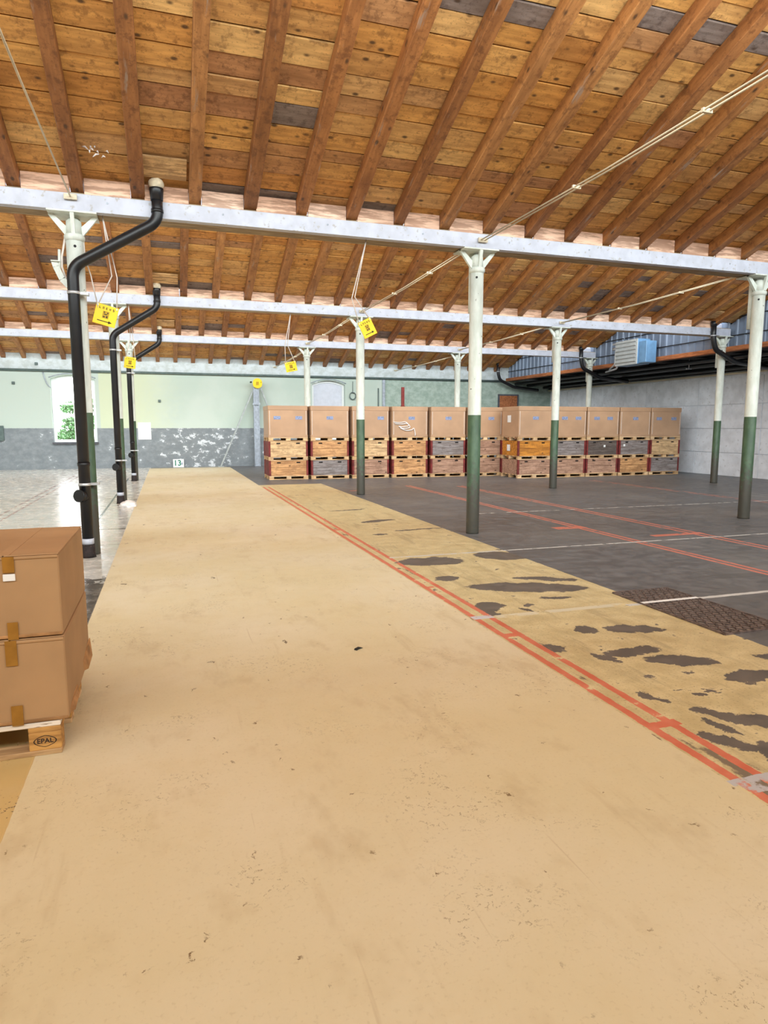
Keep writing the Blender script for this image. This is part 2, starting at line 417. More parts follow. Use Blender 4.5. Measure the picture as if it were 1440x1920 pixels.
        beige = t.mix(t.ramp(vo2.outputs['Distance'], .06, .035), beige, srgb(104,86,64))
        beige = t.mix(t.math('MULTIPLY', t.ramp(nfine, .55, .75), .22), beige, srgb(168,146,108))
        vo3 = t.n('ShaderNodeTexVoronoi'); t.put(vo3.inputs['Vector'], dco.outputs[0]); vo3.inputs['Scale'].default_value = 46.0
        clus = t.noise(co, 1.3, 3.0, rough=.6)
        beige = t.mix(t.math('MULTIPLY', t.math('MULTIPLY', t.ramp(vo3.outputs['Distance'], .30, .14), t.ramp(clus, .50, .62)), .6), beige, srgb(126,104,74))
        stain = t.noise(t.scale(co, (1.5, .8, 1)), 1.7, 4.0, rough=.72)
        beige = t.mix(t.math('MULTIPLY', t.ramp(stain, .52, .70), .35), beige, srgb(184,162,124))
        path = AND(between(t.math('ADD', x, t.math('MULTIPLY', ed, .012)), -.674, 2.37), t.math('LESS_THAN', y, 27.2))
        col = t.mix(path, col, beige)
    # lines
    def lines(xs, w, y0, y1, c, wear):
        nonlocal col
        m = None
        for xc in xs:
            k = t.math('LESS_THAN', t.math('ABSOLUTE', t.math('SUBTRACT', xw, xc)), w)
            m = k if m is None else OR(m, k)
        m = AND(m, between(y, y0, y1)); m = AND(m, t.ramp(nmid, wear+.03, wear-.03)); col = t.mix(m, col, c)
    def seg(x0, x1, y0, y1, c, wear=.66):
        nonlocal col
        m = AND(AND(between(xw, x0, x1), between(yw, y0, y1)), t.ramp(nmid, wear+.04, wear-.04)); col = t.mix(m, col, c)
    red = t.mix(t.ramp(nmid, .3, .7), srgb(206,106,78), srgb(218,132,106)); red2 = srgb(204,122,104)
    if zone == 'strip':
        col = t.mix(AND(AND(between(xw, 2.36, 2.60), t.math('LESS_THAN', y, 17.8)), t.ramp(t.math('ADD', t.math('MULTIPLY', streak, .7), t.math('MULTIPLY', nedge, .3)), .56, .60)), col, srgb(128,114,96))
        lines([2.413, 2.548], .027, -3, 17.8, red, .63)
        seg(2.40, 2.60, 2.73, 2.80, red); seg(2.39, 2.58, 4.36, 4.44, red); seg(2.40, 2.50, 6.0, 6.05, red)
        seg(2.39, 2.58, 4.86, 4.95, srgb(205,204,210), .6); seg(2.36, 2.62, 2.08, 2.2, srgb(190,188,192), .56); seg(2.4,2.58,9.9,10.0,red)
    if zone == 'right': lines([6.19, 6.30], .03, 4.0, 17.0, red2, .60); lines([7.50, 7.64], .03, 4.0, 16.5, red2, .60)
    if zone == 'right': lines([12.1, 12.26], .03, 4.0, 17.0, srgb(190,120,104), .54)
    if zone == 'left': lines([-2.95, -2.78], .028, 3.0, 24.0, srgb(168,120,108), .52)
    if zone == 'right': seg(5.8, 6.35, 8.9, 9.12, red2, .6); seg(6.78, 7.7, 7.86, 8.0, red2, .62); seg(4.35, 4.6, 16.0, 16.1, red2)
    wl = srgb(206,206,204)
    if zone in ('strip', 'right'): seg(2.55, 16.5, 7.55, 7.60, wl, .56); seg(3.9, 16.5, 4.81, 4.87, wl, .70); seg(2.6, 3.9, 4.84, 4.92, srgb(214,206,180), .56); seg(5.2, 16.5, 11.0, 11.06, wl, .50)
    if zone not in ('aisle', 'gutter', 'strip'): path = 0.0
    rg = t.math('ADD', t.math('MULTIPLY', t.ramp(nmid, .3, .7), .2), .36)
    rg = t.math('ADD', rg, t.math('MULTIPLY', path, .12))
    rg = t.math('SUBTRACT', rg, t.math('MULTIPLY', t.math('LESS_THAN', x, -.68), .24))
    return t.done(col, rg, t.math('ADD', nmid, t.math('MULTIPLY', path, .3)), .004, .35, 0.0, .5)
FLOOR_ZONES = [('left', -99, -1.3), ('gutter', -1.3, -.64), ('aisle', -.64, 2.28), ('strip', 2.28, 4.2), ('right', 4.2, 99)]

# ================================================================ THE SETTING
bm = MB()
for k, (zone, xa, xb) in enumerate(FLOOR_ZONES):
    xa, xb = max(xa, X_LEFT-.3), min(xb, X_RIGHT+.3)
    n0 = len(bm.bm.faces)
    bm.box((xa, Y_FRONT-.3, -.2), (xb, Y_BACK+.4, 0)); bm.bm.faces.ensure_lookup_table()
    for f_ in bm.bm.faces[n0:]: f_.material_index = k
me = bm.mesh('floor')
for zone, xa, xb in FLOOR_ZONES: me.materials.append(mat_floor(zone))
fl = link('floor', me)
tag(fl, 'concrete hall floor with beige painted aisle and red lines', 'floor', kind='structure')

# ---- back wall with two arched window openings
def arch(x0, x1, z0, zs, rise, n=10):
    """outline: sill corners, then the arched head"""
    pts = [(x0, z0), (x1, z0)]
    cx, hw = (x0+x1)/2, (x1-x0)/2; Rr = (hw*hw + rise*rise)/(2*rise); a = math.asin(hw/Rr)
    for i in range(n+1):
        t = a - 2*a*i/n; pts.append((cx + Rr*math.sin(t), zs + rise - Rr + Rr*math.cos(t)))
    return pts
def pz(px, py): v = at_y(px, py, Y_BACK); return v.x, v.z
W1 = (pz(99, 800)[0], pz(182, 800)[0], pz(140, 829)[1], pz(140, 711)[1], .16)
W2 = (pz(585, 740)[0], pz(647, 740)[0], pz(140, 829)[1], pz(615, 721)[1], .17)
def wall_holes(name, x0, x1, z0, z1, y0, y1, holes, mat):
    bm = bmesh.new(); edges = []
    for loop in [[(x0,z0),(x1,z0),(x1,z1),(x0,z1)]] + holes:
        vs = [bm.verts.new((x, y0, z)) for x, z in loop]
        edges += [bm.edges.new((vs[i], vs[(i+1) % len(vs)])) for i in range(len(vs))]
    bmesh.ops.triangle_fill(bm, use_beauty=True, use_dissolve=False, edges=edges)
    g = bmesh.ops.extrude_face_region(bm, geom=list(bm.faces))
    for v in g['geom']:
        if isinstance(v, bmesh.types.BMVert): v.co.y = y1
    bmesh.ops.recalc_face_normals(bm, faces=bm.faces)
    me = bpy.data.meshes.new(name); bm.to_mesh(me); bm.free()
    return link(name, me, mat)
wb = wall_holes('wall_back', X_LEFT, X_RIGHT, 0, 6.8, Y_BACK, Y_BACK+.34, [arch(*W1), arch(*W2)], M['backwall'])
tag(wb, 'mint plaster wall with worn grey dado behind the crates', 'wall', kind='structure')
def window(n, w, pane_mat, label):
    x0, x1, z0, zs, rise = w
    root = tag(empty('window_%d' % n, ((x0+x1)/2, Y_BACK+.2, z0)), label, 'window', kind='structure')
    ox, oz = (x0+x1)/2, z0
    out = [(x-ox, z-oz) for x, z in arch(x0+.004, x1-.004, z0+.004, zs, rise-.004)]
    inn = [(x-ox, z-oz) for x, z in arch(x0+.10, x1-.10, z0+.10, zs-.06, rise*.8)]
    bm = MB(); k = len(out)
    for yy0, yy1 in ((-.04, .04),):
        for i in range(k):
            j = (i+1) % k
            (a, b), (c, d), (e, f), (g, h) = out[i], out[j], inn[j], inn[i]
            q0 = [bm.bm.verts.new((p[0], yy0, p[1])) for p in ((a,b),(c,d),(e,f),(g,h))]
            q1 = [bm.bm.verts.new((p[0], yy1, p[1])) for p in ((a,b),(c,d),(e,f),(g,h))]
            bm.bm.faces.new(q0); bm.bm.faces.new(q1[::-1])
            bm.bm.faces.new((q0[3], q0[2], q1[2], q1[3])); bm.bm.faces.new((q0[1], q0[0], q1[0], q1[1]))
    bm.build('window_frame', M['frame'], root)
    hw, H = (x1-x0)/2, zs-z0
    if pane_mat is M['glass']:
        MB().box((-hw+.06, -.03, H*.60), (hw-.06, .03, H*.60+.07)).build('transom', M['frame'], root)
        MB().box((-.035, -.028, .07), (.035, .028, H*.60)).build('mullion', M['frame'], root)
        MB().box((-hw+.07, -.005, .07), (-.035, .005, H*.6)).build('pane', pane_mat, root)
        MB().box((.035, -.005, .07), (hw-.07, .005, H*.6)).build('pane', pane_mat, root)
        MB().prism([(-hw+.08, H*.6+.06)] + [(hw-.08, H*.6+.06)] + [(x, z) for x, z in inn[2:]], -.005, .005).build('pane', pane_mat, root)
    else:
        MB().prism(inn, -.006, .006).build('pane', pane_mat, root)
    MB().box((-hw-.03, -.30, -.07), (hw+.03, .0, -.004)).build('window_sill', M['sill'], root)
    # thin shadow-line moulding over the arch
    pts = [(x-ox, -.215, z-oz+.05) for x, z in arch(x0-.04, x1+.04, z0, zs, rise)[2:]]
    MB().tube(pts, .018, 6).build('arch_moulding', M['galv'], root)
window(1, W1, M['glass'], 'arched white window with trees outside in the grey dado wall')
window(2, W2, M['frost'], 'arched window with grey frosted pane above the crate stacks')

# brown door leaf near the far corner
da, db = at_y(936, 742, Y_BACK), at_y(969, 742, Y_BACK)
dr = tag(empty('door_1', ((da.x+db.x)/2, Y_BACK, 0)), 'brown wooden door in the far corner behind the crates', 'door', kind='structure')
dw = (db.x-da.x)/2
MB().box((-dw, -.05, .01), (dw, 0, da.z), .006).build('door_leaf', M['edge_wood'], dr)
MB().box((-dw-.07, -.06, 0), (-dw, 0, da.z+.07)).box((dw, -.06, 0), (dw+.07, 0, da.z+.07)).box((-dw, -.06, da.z), (dw, 0, da.z+.07)).build('door_frame', M['sill'], dr)
MB().tube([(dw*.8, -.05, 1.05), (dw*.8, -.11, 1.05), (dw*.6, -.11, 1.05)], .012, 8).build('door_handle', M['clamp'], dr)
# ---- other walls
wl = MB().box((X_LEFT-.3, Y_FRONT, 0), (X_LEFT, Y_BACK+.3, 6.9)).build('wall_left', M['sidewall']); tag(wl, 'pale plaster side wall of the hall', 'wall', kind='structure')
wf = MB().box((X_LEFT, Y_FRONT-.3, 0), (X_RIGHT+.3, Y_FRONT, 6.9)).build('wall_front', M['sidewall']); tag(wf, 'pale plaster end wall opposite the arched windows', 'wall', kind='structure')
wr = tag(empty('wall_right', (X_RIGHT, 0, 0)), 'white painted panel wall beside the crates', 'wall', kind='structure')
MB().box((.02, Y_FRONT, 0), (.3, Y_BACK+.3, 3.9)).build('wall_core', M['block'], wr)
ys = [18.5 - 2.62*k for k in range(9, -5, -1)]
ys = [max(Y_FRONT, min(Y_BACK, yy)) for yy in ys]
zs_ = [0, .76, 1.55, 2.33, 3.2]
for i in range(len(ys)-1):
    if ys[i+1]-ys[i] < .05: continue
    for j in range(4):
        off = random.uniform(-.006, .006)
        MB().box((off-.012, ys[i]+.008, zs_[j]+.006), (.03, ys[i+1]-.008, zs_[j+1]-.006), .005).build('wall_panel', M['block'], wr)

# ---- ceilings: four descending slopes
def zraf(y, row): return Z_RAFTER + SLOPE*(row - .15 - y)
RX = [.45 + .668*k for k in range(-14, 23)]
RX = [x for x in RX if X_LEFT+.1 < x < X_GABLE-.1]
RAF_W, RAF_D, BT = .15, .17, .03
cosr = 1/math.sqrt(1+SLOPE*SLOPE)
ang = math.atan(SLOPE)
board_cache = {}
def board_mesh(nb, wdt):
    key = (nb, round(wdt, 3))
    if key not in board_cache:
        L = nb*.668 - .006
        me = MB().box((0, -wdt/2+.008, 0), (L, wdt/2-.008, BT)).mesh('board'); me.materials.append(M['board']); board_cache[key] = me
    return board_cache[key]
def ceiling(row_hi, row_lo, label, detail, y_vis, extra=0.0):
    """slope from the ridge behind row_hi down to the valley beam row_lo; boards from y_vis down are single pieces"""
    y0, y1 = row_hi + .42, row_lo - .02 + extra
    root = tag(empty('ceiling', (0, row_lo, 0)), label, 'ceiling', kind='structure')
    L = (y1-y0)/cosr
    # rafters
    for x in RX:
        rw = RAF_W + random.uniform(-.012, .012)
        o = MB().box((-rw/2, 0, 0), (rw/2, L, RAF_D), .008).build('rafter', M['rafter'], root)
        o.location = (x + random.uniform(-.008, .008), y0-row_lo, zraf(y0, row_lo)); o.rotation_euler = (-ang + random.uniform(-.0012, .0), 0, 0)
    # boards
    widths = (.19, .225, .26, .30)
    s = 0.0; count = 0; stuff = MB(); ns = 0
    nb_tot = int((X_GABLE - X_LEFT)/.668)
    x_start = RX[0] - .668*1
    while s < L - .03:
        w = random.choice(widths)
        if s + w > L: w = L - s
        yc = y1 - (s + w/2)*cosr
        zc = zraf(yc, row_lo) + RAF_D/cosr
        x = x_start; i = 0
        while x < X_GABLE - .05:
            nb = random.choice((1, 1, 1, 2, 2, 3))
            xe = min(x + nb*.668, X_GABLE + .3)
            tilt = random.uniform(-.045, .045); dz = random.uniform(0, .018)
            single = detail and yc > y_vis and x + nb*.668 > -3.2 and count < 298
            if single:
                o = link('board', board_mesh(nb, w), None, root, (x, yc-row_lo, zc+dz), (-ang+tilt, 0, 0)); count += 1
            else:
                # joined piece
                m = Matrix.Translation((x, yc-row_lo, zc+dz)) @ Matrix.Rotation(-ang+tilt, 4, 'X')
                l2 = nb*.668 - .006
                c = [m @ Vector(p) for p in ((0,-w/2+.008,0),(l2,-w/2+.008,0),(l2,w/2-.008,0),(0,w/2-.008,0),(0,-w/2+.008,BT),(l2,-w/2+.008,BT),(l2,w/2-.008,BT),(0,w/2-.008,BT))]
                vs = [stuff.bm.verts.new(p) for p in c]
                for q in ((0,3,2,1),(4,5,6,7),(0,1,5,4),(1,2,6,5),(2,3,7,6),(3,0,4,7)): stuff.bm.faces.new([vs[k] for k in q])
                ns += 1
            x += nb*.668
        s += w
    if ns: tag(stuff.build('boarding', M['board'], root), kind='stuff')
    # roofing over the boards
    o = MB().box((X_LEFT-.2, 0, 0), (X_GABLE+.25, L+.1, .1)).build('roof_covering', M['roofing'], root)
    o.location = (0, y0-row_lo, zraf(y0, row_lo) + RAF_D/cosr + .055); o.rotation_euler = (-ang, 0, 0)
    return root
ce1 = ceiling(ROWS[0], ROWS[1], 'plank and rafter roof slope over the taped cartons', True, 5.3)
ce2 = ceiling(ROWS[1], ROWS[2], 'plank roof slope between first and second white beam', True, 11.9)
ce3 = ceiling(ROWS[2], ROWS[3], 'plank roof slope between second and third white beam', True, 18.6)
ce4 = ceiling(ROWS[3], 27.3, 'plank roof slope over the arched window wall', False, 0, .5)
ce0 = tag(empty('ceiling', (0, ROWS[0], 0)), 'plank roof slope before the first tie rods', 'ceiling', kind='structure')
o = MB().box((X_LEFT-.2, 0, 0), (X_GABLE+.25, 6.4, .12)).build('boarding', M['board'], ce0)
o.location = (0, ROW_BEHIND+.42-ROWS[0], zraf(ROW_BEHIND+.42, ROWS[0])+.17); o.rotation_euler = (-ang, 0, 0)

# ---- valley beams with pale infill boards between the rafters, and the milky glazing above them
def valley(row, label, infill=True):
    root = tag(empty('valley_beam', (0, row, 0)), label, 'beam', kind='structure')
    MB().box((X_LEFT, -.15, 4.125), (X_GABLE-.12, -.12, 4.312), .004).build('fascia', M['white_metal'], root)
    MB().box((X_LEFT, -.158, 4.118), (X_GABLE-.12, -.05, 4.128)).build('lower_flange', M['white_metal'], root)
    MB().box((X_LEFT, -.118, 4.135), (X_GABLE-.12, .25, 4.33)).build('soffit', M['soffit'], root)
    if infill:
        for a, b in zip(RX[:-1], RX[1:]):
            MB().box((a+RAF_W/2+.004, -.13, 4.314), (b-RAF_W/2-.004, -.10, 4.50+random.uniform(-.01, .01)), .003).build('infill_board', M['peach'], root)
    # bolts along the fascia
    me = MB().tube([(0, -.156, 0), (0, -.149, 0)], .012, 8).mesh('bolt'); me.materials.append(M['galv'])
    if row < 16:
        for k in range(int((X_GABLE+2)/1.34)):
            link('bolt', me, None, root, (-1.9 + 1.34*k, 0, 4.235))
    return root
valley(ROWS[0], 'white beam before the nearest tie rods', False)
valley(ROWS[1], 'white valley beam over the hooked column, largest of the three')
valley(ROWS[2], 'white valley beam between the other two beams')
valley(ROWS[3], 'white valley beam closest to the arched windows')
def skylight(row, label):
    root = tag(empty('skylight', (0, row, 0)), label, 'skylight', kind='structure')
    ztop = zraf(row+.42, row+6.1) + .2
    MB().box((X_LEFT, .30, 4.3), (X_GABLE, .36, 4.52)).build('frame', M['white_metal'], root)
    MB().box((X_LEFT, .30, ztop-.16), (X_GABLE, .36, ztop)).build('frame', M['white_metal'], root)
    n = 12; w = (X_GABLE-X_LEFT)/n
    pm = MB().box((.03, .32, 4.52), (w-.03, .33, ztop-.16)).mesh('pane'); pm.materials.append(M['glazing'])
    bmx = MB().box((-.03, .30, 4.52), (.03, .36, ztop-.16)).mesh('glazing_bar'); bmx.materials.append(M['white_metal'])
    for k in range(n):
        link('pane', pm, None, root, (X_LEFT+k*w, 0, 0)); link('glazing_bar', bmx, None, root, (X_LEFT+k*w, 0, 0))
for r_, lab in zip([ROW_BEHIND]+ROWS, ['milky roof glazing over the end wall', 'milky roof glazing before the first beam', 'milky roof glazing above the largest white beam', 'milky roof glazing above the middle white beam', 'milky roof glazing above the beam closest to the windows']):
    skylight(r_, lab)
# pale patch boards in the ceiling around the drain heads, rafters-to-rafter
for ce, row, xa in ((ce1, ROWS[1], -.20), (ce2, ROWS[2], -.20), (ce3, ROWS[3], -.20), (ce2, ROWS[2], 14.0), (ce3, ROWS[3], 14.0)):
    y = row - .42
    o = MB().box((xa+.02, -.17, -.012), (xa+.55, .17, .012), .003).build('patch_board', M['plywood'], ce, (0, y-row, zraf(y, row)+.15), (-ang, 0, 0))

# ---- gable cladding on the right, over the low side aisle
gw = tag(empty('wall_gable', (X_GABLE, 0, 0)), 'blue-grey ribbed sheet cladding above the low side aisle', 'wall', kind='structure')
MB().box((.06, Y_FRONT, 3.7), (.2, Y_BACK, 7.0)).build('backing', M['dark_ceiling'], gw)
def ztop_at(y):
    for lo, hi in ((27.3, ROWS[3]), (ROWS[3], ROWS[2]), (ROWS[2], ROWS[1]), (ROWS[1], ROWS[0])):
        if hi < y <= lo + (.5 if lo > 27 else 0): return zraf(y, lo) + .15
    return 4.4
y = Y_BACK - .02
while y > 9.6:
    w = .92
    bm = MB(); prof = [(0, 0), (.02, -.035), (.08, -.035), (.10, 0), (.30, 0), (.32, -.035), (.38, -.035), (.40, 0), (.62, 0), (.64, -.035), (.70, -.035), (.72, 0), (.915, 0)]
    lo = [bm.bm.verts.new((px, y-py, 3.84)) for py, px in prof]; md = [bm.bm.verts.new((px, y-py, 4.40)) for py, px in prof]
    hi = [bm.bm.verts.new((px, y-py, max(4.41, min(6.6, ztop_at(y-py))))) for py, px in prof]
    for i in range(len(prof)-1):
        bm.bm.faces.new((lo[i], lo[i+1], md[i+1], md[i])); bm.bm.faces.new((md[i], md[i+1], hi[i+1], hi[i]))
    bm.build('cladding_sheet', M['cladding'], gw)
    y -= w
for zz in (4.12, 4.62):
    MB().box((-.05, 9.6, zz), (-.03, Y_BACK, zz+.025)).build('cladding_rail', M['dark'], gw)
MB().box((-.16, Y_FRONT, 3.70), (.02, Y_BACK, 3.83), .008).build('edge_beam', M['edge_wood'], gw)
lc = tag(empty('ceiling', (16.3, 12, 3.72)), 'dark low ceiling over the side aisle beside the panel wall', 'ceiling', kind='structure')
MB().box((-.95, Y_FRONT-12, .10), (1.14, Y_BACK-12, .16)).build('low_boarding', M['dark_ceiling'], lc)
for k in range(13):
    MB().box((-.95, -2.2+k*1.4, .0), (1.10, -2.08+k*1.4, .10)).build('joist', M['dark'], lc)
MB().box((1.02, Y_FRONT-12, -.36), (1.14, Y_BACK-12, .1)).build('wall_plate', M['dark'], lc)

# ================================================================ COLUMNS
COLX = {'A': -.955, 'B': 4.36, 'C': 9.63, 'D': 14.96}
def column(label, x, row, group='iron columns under the valley beams'):
    c = tag(empty('iron_column', (x, row, 0)), label, 'column', group)
    sh = MB().tube([(0,0,0), (0,0,.02), (0,0,3.80)], [.098, .097, .099], 20).build('shaft', M['column'], c)
    MB().tube([(0,0,3.80), (0,0,3.83), (0,0,3.86), (0,0,3.88)], [.10, .117, .117, .10], 20).build('collar', M['column'], c)
    MB().tube([(0,0,3.88), (0,0,4.03), (0,0,4.06)], [.092, .085, .05], 20).build('capital', M['column'], c)
    for dx, dy in ((1,0), (-1,0), (0,1), (0,-1)):
        reach = .27 if dx else .15
        bm = MB()
        pr = [(.06, 3.87), (.10, 3.87), (reach, 4.085), (reach, 4.118), (reach-.03, 4.118), (.06, 3.95)]
        if dx:
            bm.prism([(dx*a, b) for a, b in pr], -.022, .022)
            bm.build('bracket_arm', M['column'], c)
        else:
            bm.prism(pr, -.022, .022); bm.build('bracket_arm', M['column'], c, None, (0, 0, dy*PI/2))
    MB().box((-.27, -.16, 4.10), (.27, .24, 4.117)).build('saddle_plate', M['column'], c)
    MB().tube([(0, .145, 3.27), (0, .145, 4.10)], .055, 12).build('back_stay', M['column'], c)
    MB().tube([(0, .05, 3.30), (0, .15, 3.30)], .03, 8).build('stay_bolt', M['column'], c)
    a = math.atan2(-row, -x) ; 
    p = Vector((math.cos(a)*.094, math.sin(a)*.094, 3.73)); q = Vector((math.cos(a)*.102, math.sin(a)*.102, 3.73))
    MB().tube([p, q], .016, 10).build('bolt_hole', M['dark'], sh)
    return c
a1 = column('pale iron column with a hooked arm behind the drainpipe beside the taped cartons', COLX['A'], ROWS[1])
column('iron column behind the middle one of three black drainpipes in a row', COLX['A'], ROWS[2])
column('iron column behind the black drainpipe closest to the clear arched window', COLX['A'], ROWS[3])
column('tall white column with green foot on edge of the worn ochre strip', COLX['B'], ROWS[1])
column('white and green column in front of the third crate stack from the grey post', COLX['B'], ROWS[2])
column('white column rising behind the crate stacks next to the frosted window', COLX['B'], ROWS[3])
column('white and green column under the big beam, between red lines and panel wall', COLX['C'], ROWS[1])
column('white and green column in front of the corner crate stack with the amber crate', COLX['C'], ROWS[2])
column('white column behind the corner crate stack, without any pipe on it', COLX['C'], ROWS[3])
column('white and green column with black elbow pipe in front of the panel wall', COLX['D'], ROWS[2])
column('white column with black elbow pipe behind the crates near the unit heater', COLX['D'], ROWS[3])
# hooked arm on the first column
hp = [(-.09, 0, 3.28), (-.16, 0, 3.36), (-.22, 0, 3.50), (-.235, 0, 3.56)]
MB().bar(hp[0], hp[1], .03, .07).bar(hp[1], hp[2], .03, .07).bar(hp[2], hp[3], .03, .07).build('hook_arm', M['column'], a1)
MB().box((-.27, -.04, 3.555), (-.17, .04, 3.567)).build('hook_plate', M['column'], a1)
MB().tube([(-.185, 0, 3.45), (-.175, 0, 3.70)], .016, 8).build('hook_pin', M['column'], a1)
MB().tube([(-.10, 0, 3.30), (-.155, 0, 3.5), (-.15, 0, 3.62), (-.10, -.02, 3.84)], .012, 8).build('cable', M['wire'], a1)
MB().tube([(.10, 0, 3.86), (.105, 0, 3.62), (.16, -.02, 3.42), (.22, 0, 3.05)], .008, 6).build('cable', M['wire'], a1)

# ================================================================ TIE RODS (run from beam to beam along the aisle)
def rods(x, y0, y1, z, n, label):
    t = tag(empty('tie_rod', (x, (y0+y1)/2, z)), label, 'rod', 'tie rods between the beams')
    h = (y1-y0)/2
    for k in range(n):
        dx = (k-(n-1)/2)*.06
        MB().tube([(dx, -h, 0), (dx*.9, 0, -.03), (dx, h, 0)], .0095, 8).build('rod', M['rod'], t)
    for yy in (-h*.45, h*.2):
        if n > 1: MB().box((-.05, yy-.012, -.04), (.05, yy+.012, -.005)).build('spacer', M['rod'], t)
    MB().box((-.07, -h, -.03), (.07, -h+.03, .03)).build('end_plate', M['rod'], t)
    MB().box((-.07, h-.03, -.03), (.07, h, .03)).build('end_plate', M['rod'], t)
bays = [(ROWS[0]+.26, ROWS[1]-.165), (ROWS[1]+.26, ROWS[2]-.165), (ROWS[2]+.26, ROWS[3]-.165), (ROWS[3]+.26, Y_BACK-.01)]
rl = {('A',0): 'single cream rod running over the taped cartons to the hooked column', ('B',0): 'pair of cream rods running to the column on the ochre strip edge',
      ('B',1): 'pair of cream rods from the ochre strip column to the next column behind', ('B',2): 'pair of cream rods above the hanging signs near the frosted window',
      ('C',1): 'pair of cream rods between big beam and middle beam by the heater side', ('C',2): 'pair of cream rods over the corner crate stack', ('B',3): 'pair of cream rods ending at the wall next to the frosted window', ('C',3): 'pair of cream rods ending at the wall by the red bar'}
for (c, b), lab in rl.items():
    z = 4.22 if b < 3 else 4.05
    if c == 'A': z = 4.26
    rods(COLX[c], bays[b][0], bays[b][1], z, 1 if c == 'A' else 2, lab)
# pulled-up end of the single rod: stay wire to the beam
# ================================================================ DRAINPIPES
def drain(label, row, sx=1, x_col=COLX['A'], x_head=.0):
    yp = row - .21
    t = tag(empty('drainpipe', (x_col, yp, 0)), label, 'drainpipe', 'black drainpipes at the columns')
    dx = x_head - x_col
    bp = -.02
    pts = [(dx, 0, 4.36), (dx+.005, 0, 4.06), (bp, 0, 3.47), (bp, 0, .16)]
    MB().tube(bend(pts, .13, 6), .066, 18).build('pipe', M['black_pipe'], t)
    MB().tube([(dx, 0, 4.30), (dx, 0, 4.42), (dx, 0, 4.44)], [.072, .082, .082], 18).build('socket', M['black_pipe'], t)
    MB().tube([(dx, 0, 4.16), (dx, 0, 4.20)], .072, 18).build('socket_ring', M['black_pipe'], t)
    bm = MB(); bmesh.ops.create_icosphere(bm.bm, subdivisions=3, radius=.092)
    for v in bm.bm.verts:
        n = math.sin(v.co.x*70)*math.cos(v.co.y*60+1)*math.sin(v.co.z*66); v.co *= 1 + .09*n; v.co.z *= .8
    for f in bm.bm.faces: f.smooth = True
    bm.build('foam_seal', M['foam'], t, (dx, 0, 4.49))
    for z in (3.17, .905):
        pc = MB().tube([(bp, 0, z-.016), (bp, 0, z+.016)], .0725, 18).build('pipe_clamp', M['clamp'], t)
        MB().box((bp+.05, -.006, z-.014), (bp+.16, .10, z+.014)).build('clamp_strap', M['clamp'], pc)
    MB().tube([(bp, 0, 1.13), (bp, 0, 1.17)], .073, 18).build('socket_ring', M['black_pipe'], t)
    a = Vector((-.62, -1, .12)).normalized()
    cb = MB().tube([Vector((bp, 0, .74)), Vector((bp, 0, .76)) + a*.10], .066, 16).build('cleanout_branch', M['black_pipe'], t)
    cc = Vector((bp, 0, .76)) + a*.095
    MB().tube([cc, cc + a*.03], .076, 18).build('cleanout_cap', M['black_pipe'], cb)
    MB().tube([(bp, 0, .165), (bp, 0, .235)], .07, 18).build('white_band', M['white_metal'], t)
    MB().tube([(bp, 0, 0), (bp, 0, .03), (bp, 0, .165)], [.088, .078, .074], 18).build('shoe', M['rubber'], t)
    return t
drain('black drainpipe with cleanout cap beside the taped cartons', ROWS[1], x_head=.0)
drain('black drainpipe standing second from the taped cartons', ROWS[2], x_head=-.08)
drain('black drainpipe standing third from the taped cartons, next to the window wall', ROWS[3], x_head=-.09)
def drain_elbow(label, row):
    t = tag(empty('drainpipe', (14.42, row-.21, 3.4)), label, 'drainpipe', 'black elbow pipes at the side aisle')
    pts = [(0, 0, 1.02), (0, 0, .62), (.10, .0, .32), (.85, .05, .02), (2.15, .10, -.10)]
    MB().tube(bend(pts, .12, 5), .07, 16).build('pipe', M['black_pipe'], t)
    MB().tube([(0, 0, .95), (0, 0, 1.08)], [.078, .088], 16).build('socket', M['black_pipe'], t)
    MB().tube([(0, 0, .68), (0, 0, .71)], .074, 16).build('pipe_clamp', M['clamp'], t)
drain_elbow('black elbow drainpipe over the column standing in front of the panel wall', ROWS[2])
drain_elbow('black elbow drainpipe at the beam end beside the unit heater pipes', ROWS[3])
drain_elbow('black elbow drainpipe in the far corner of the side aisle', 27.6)

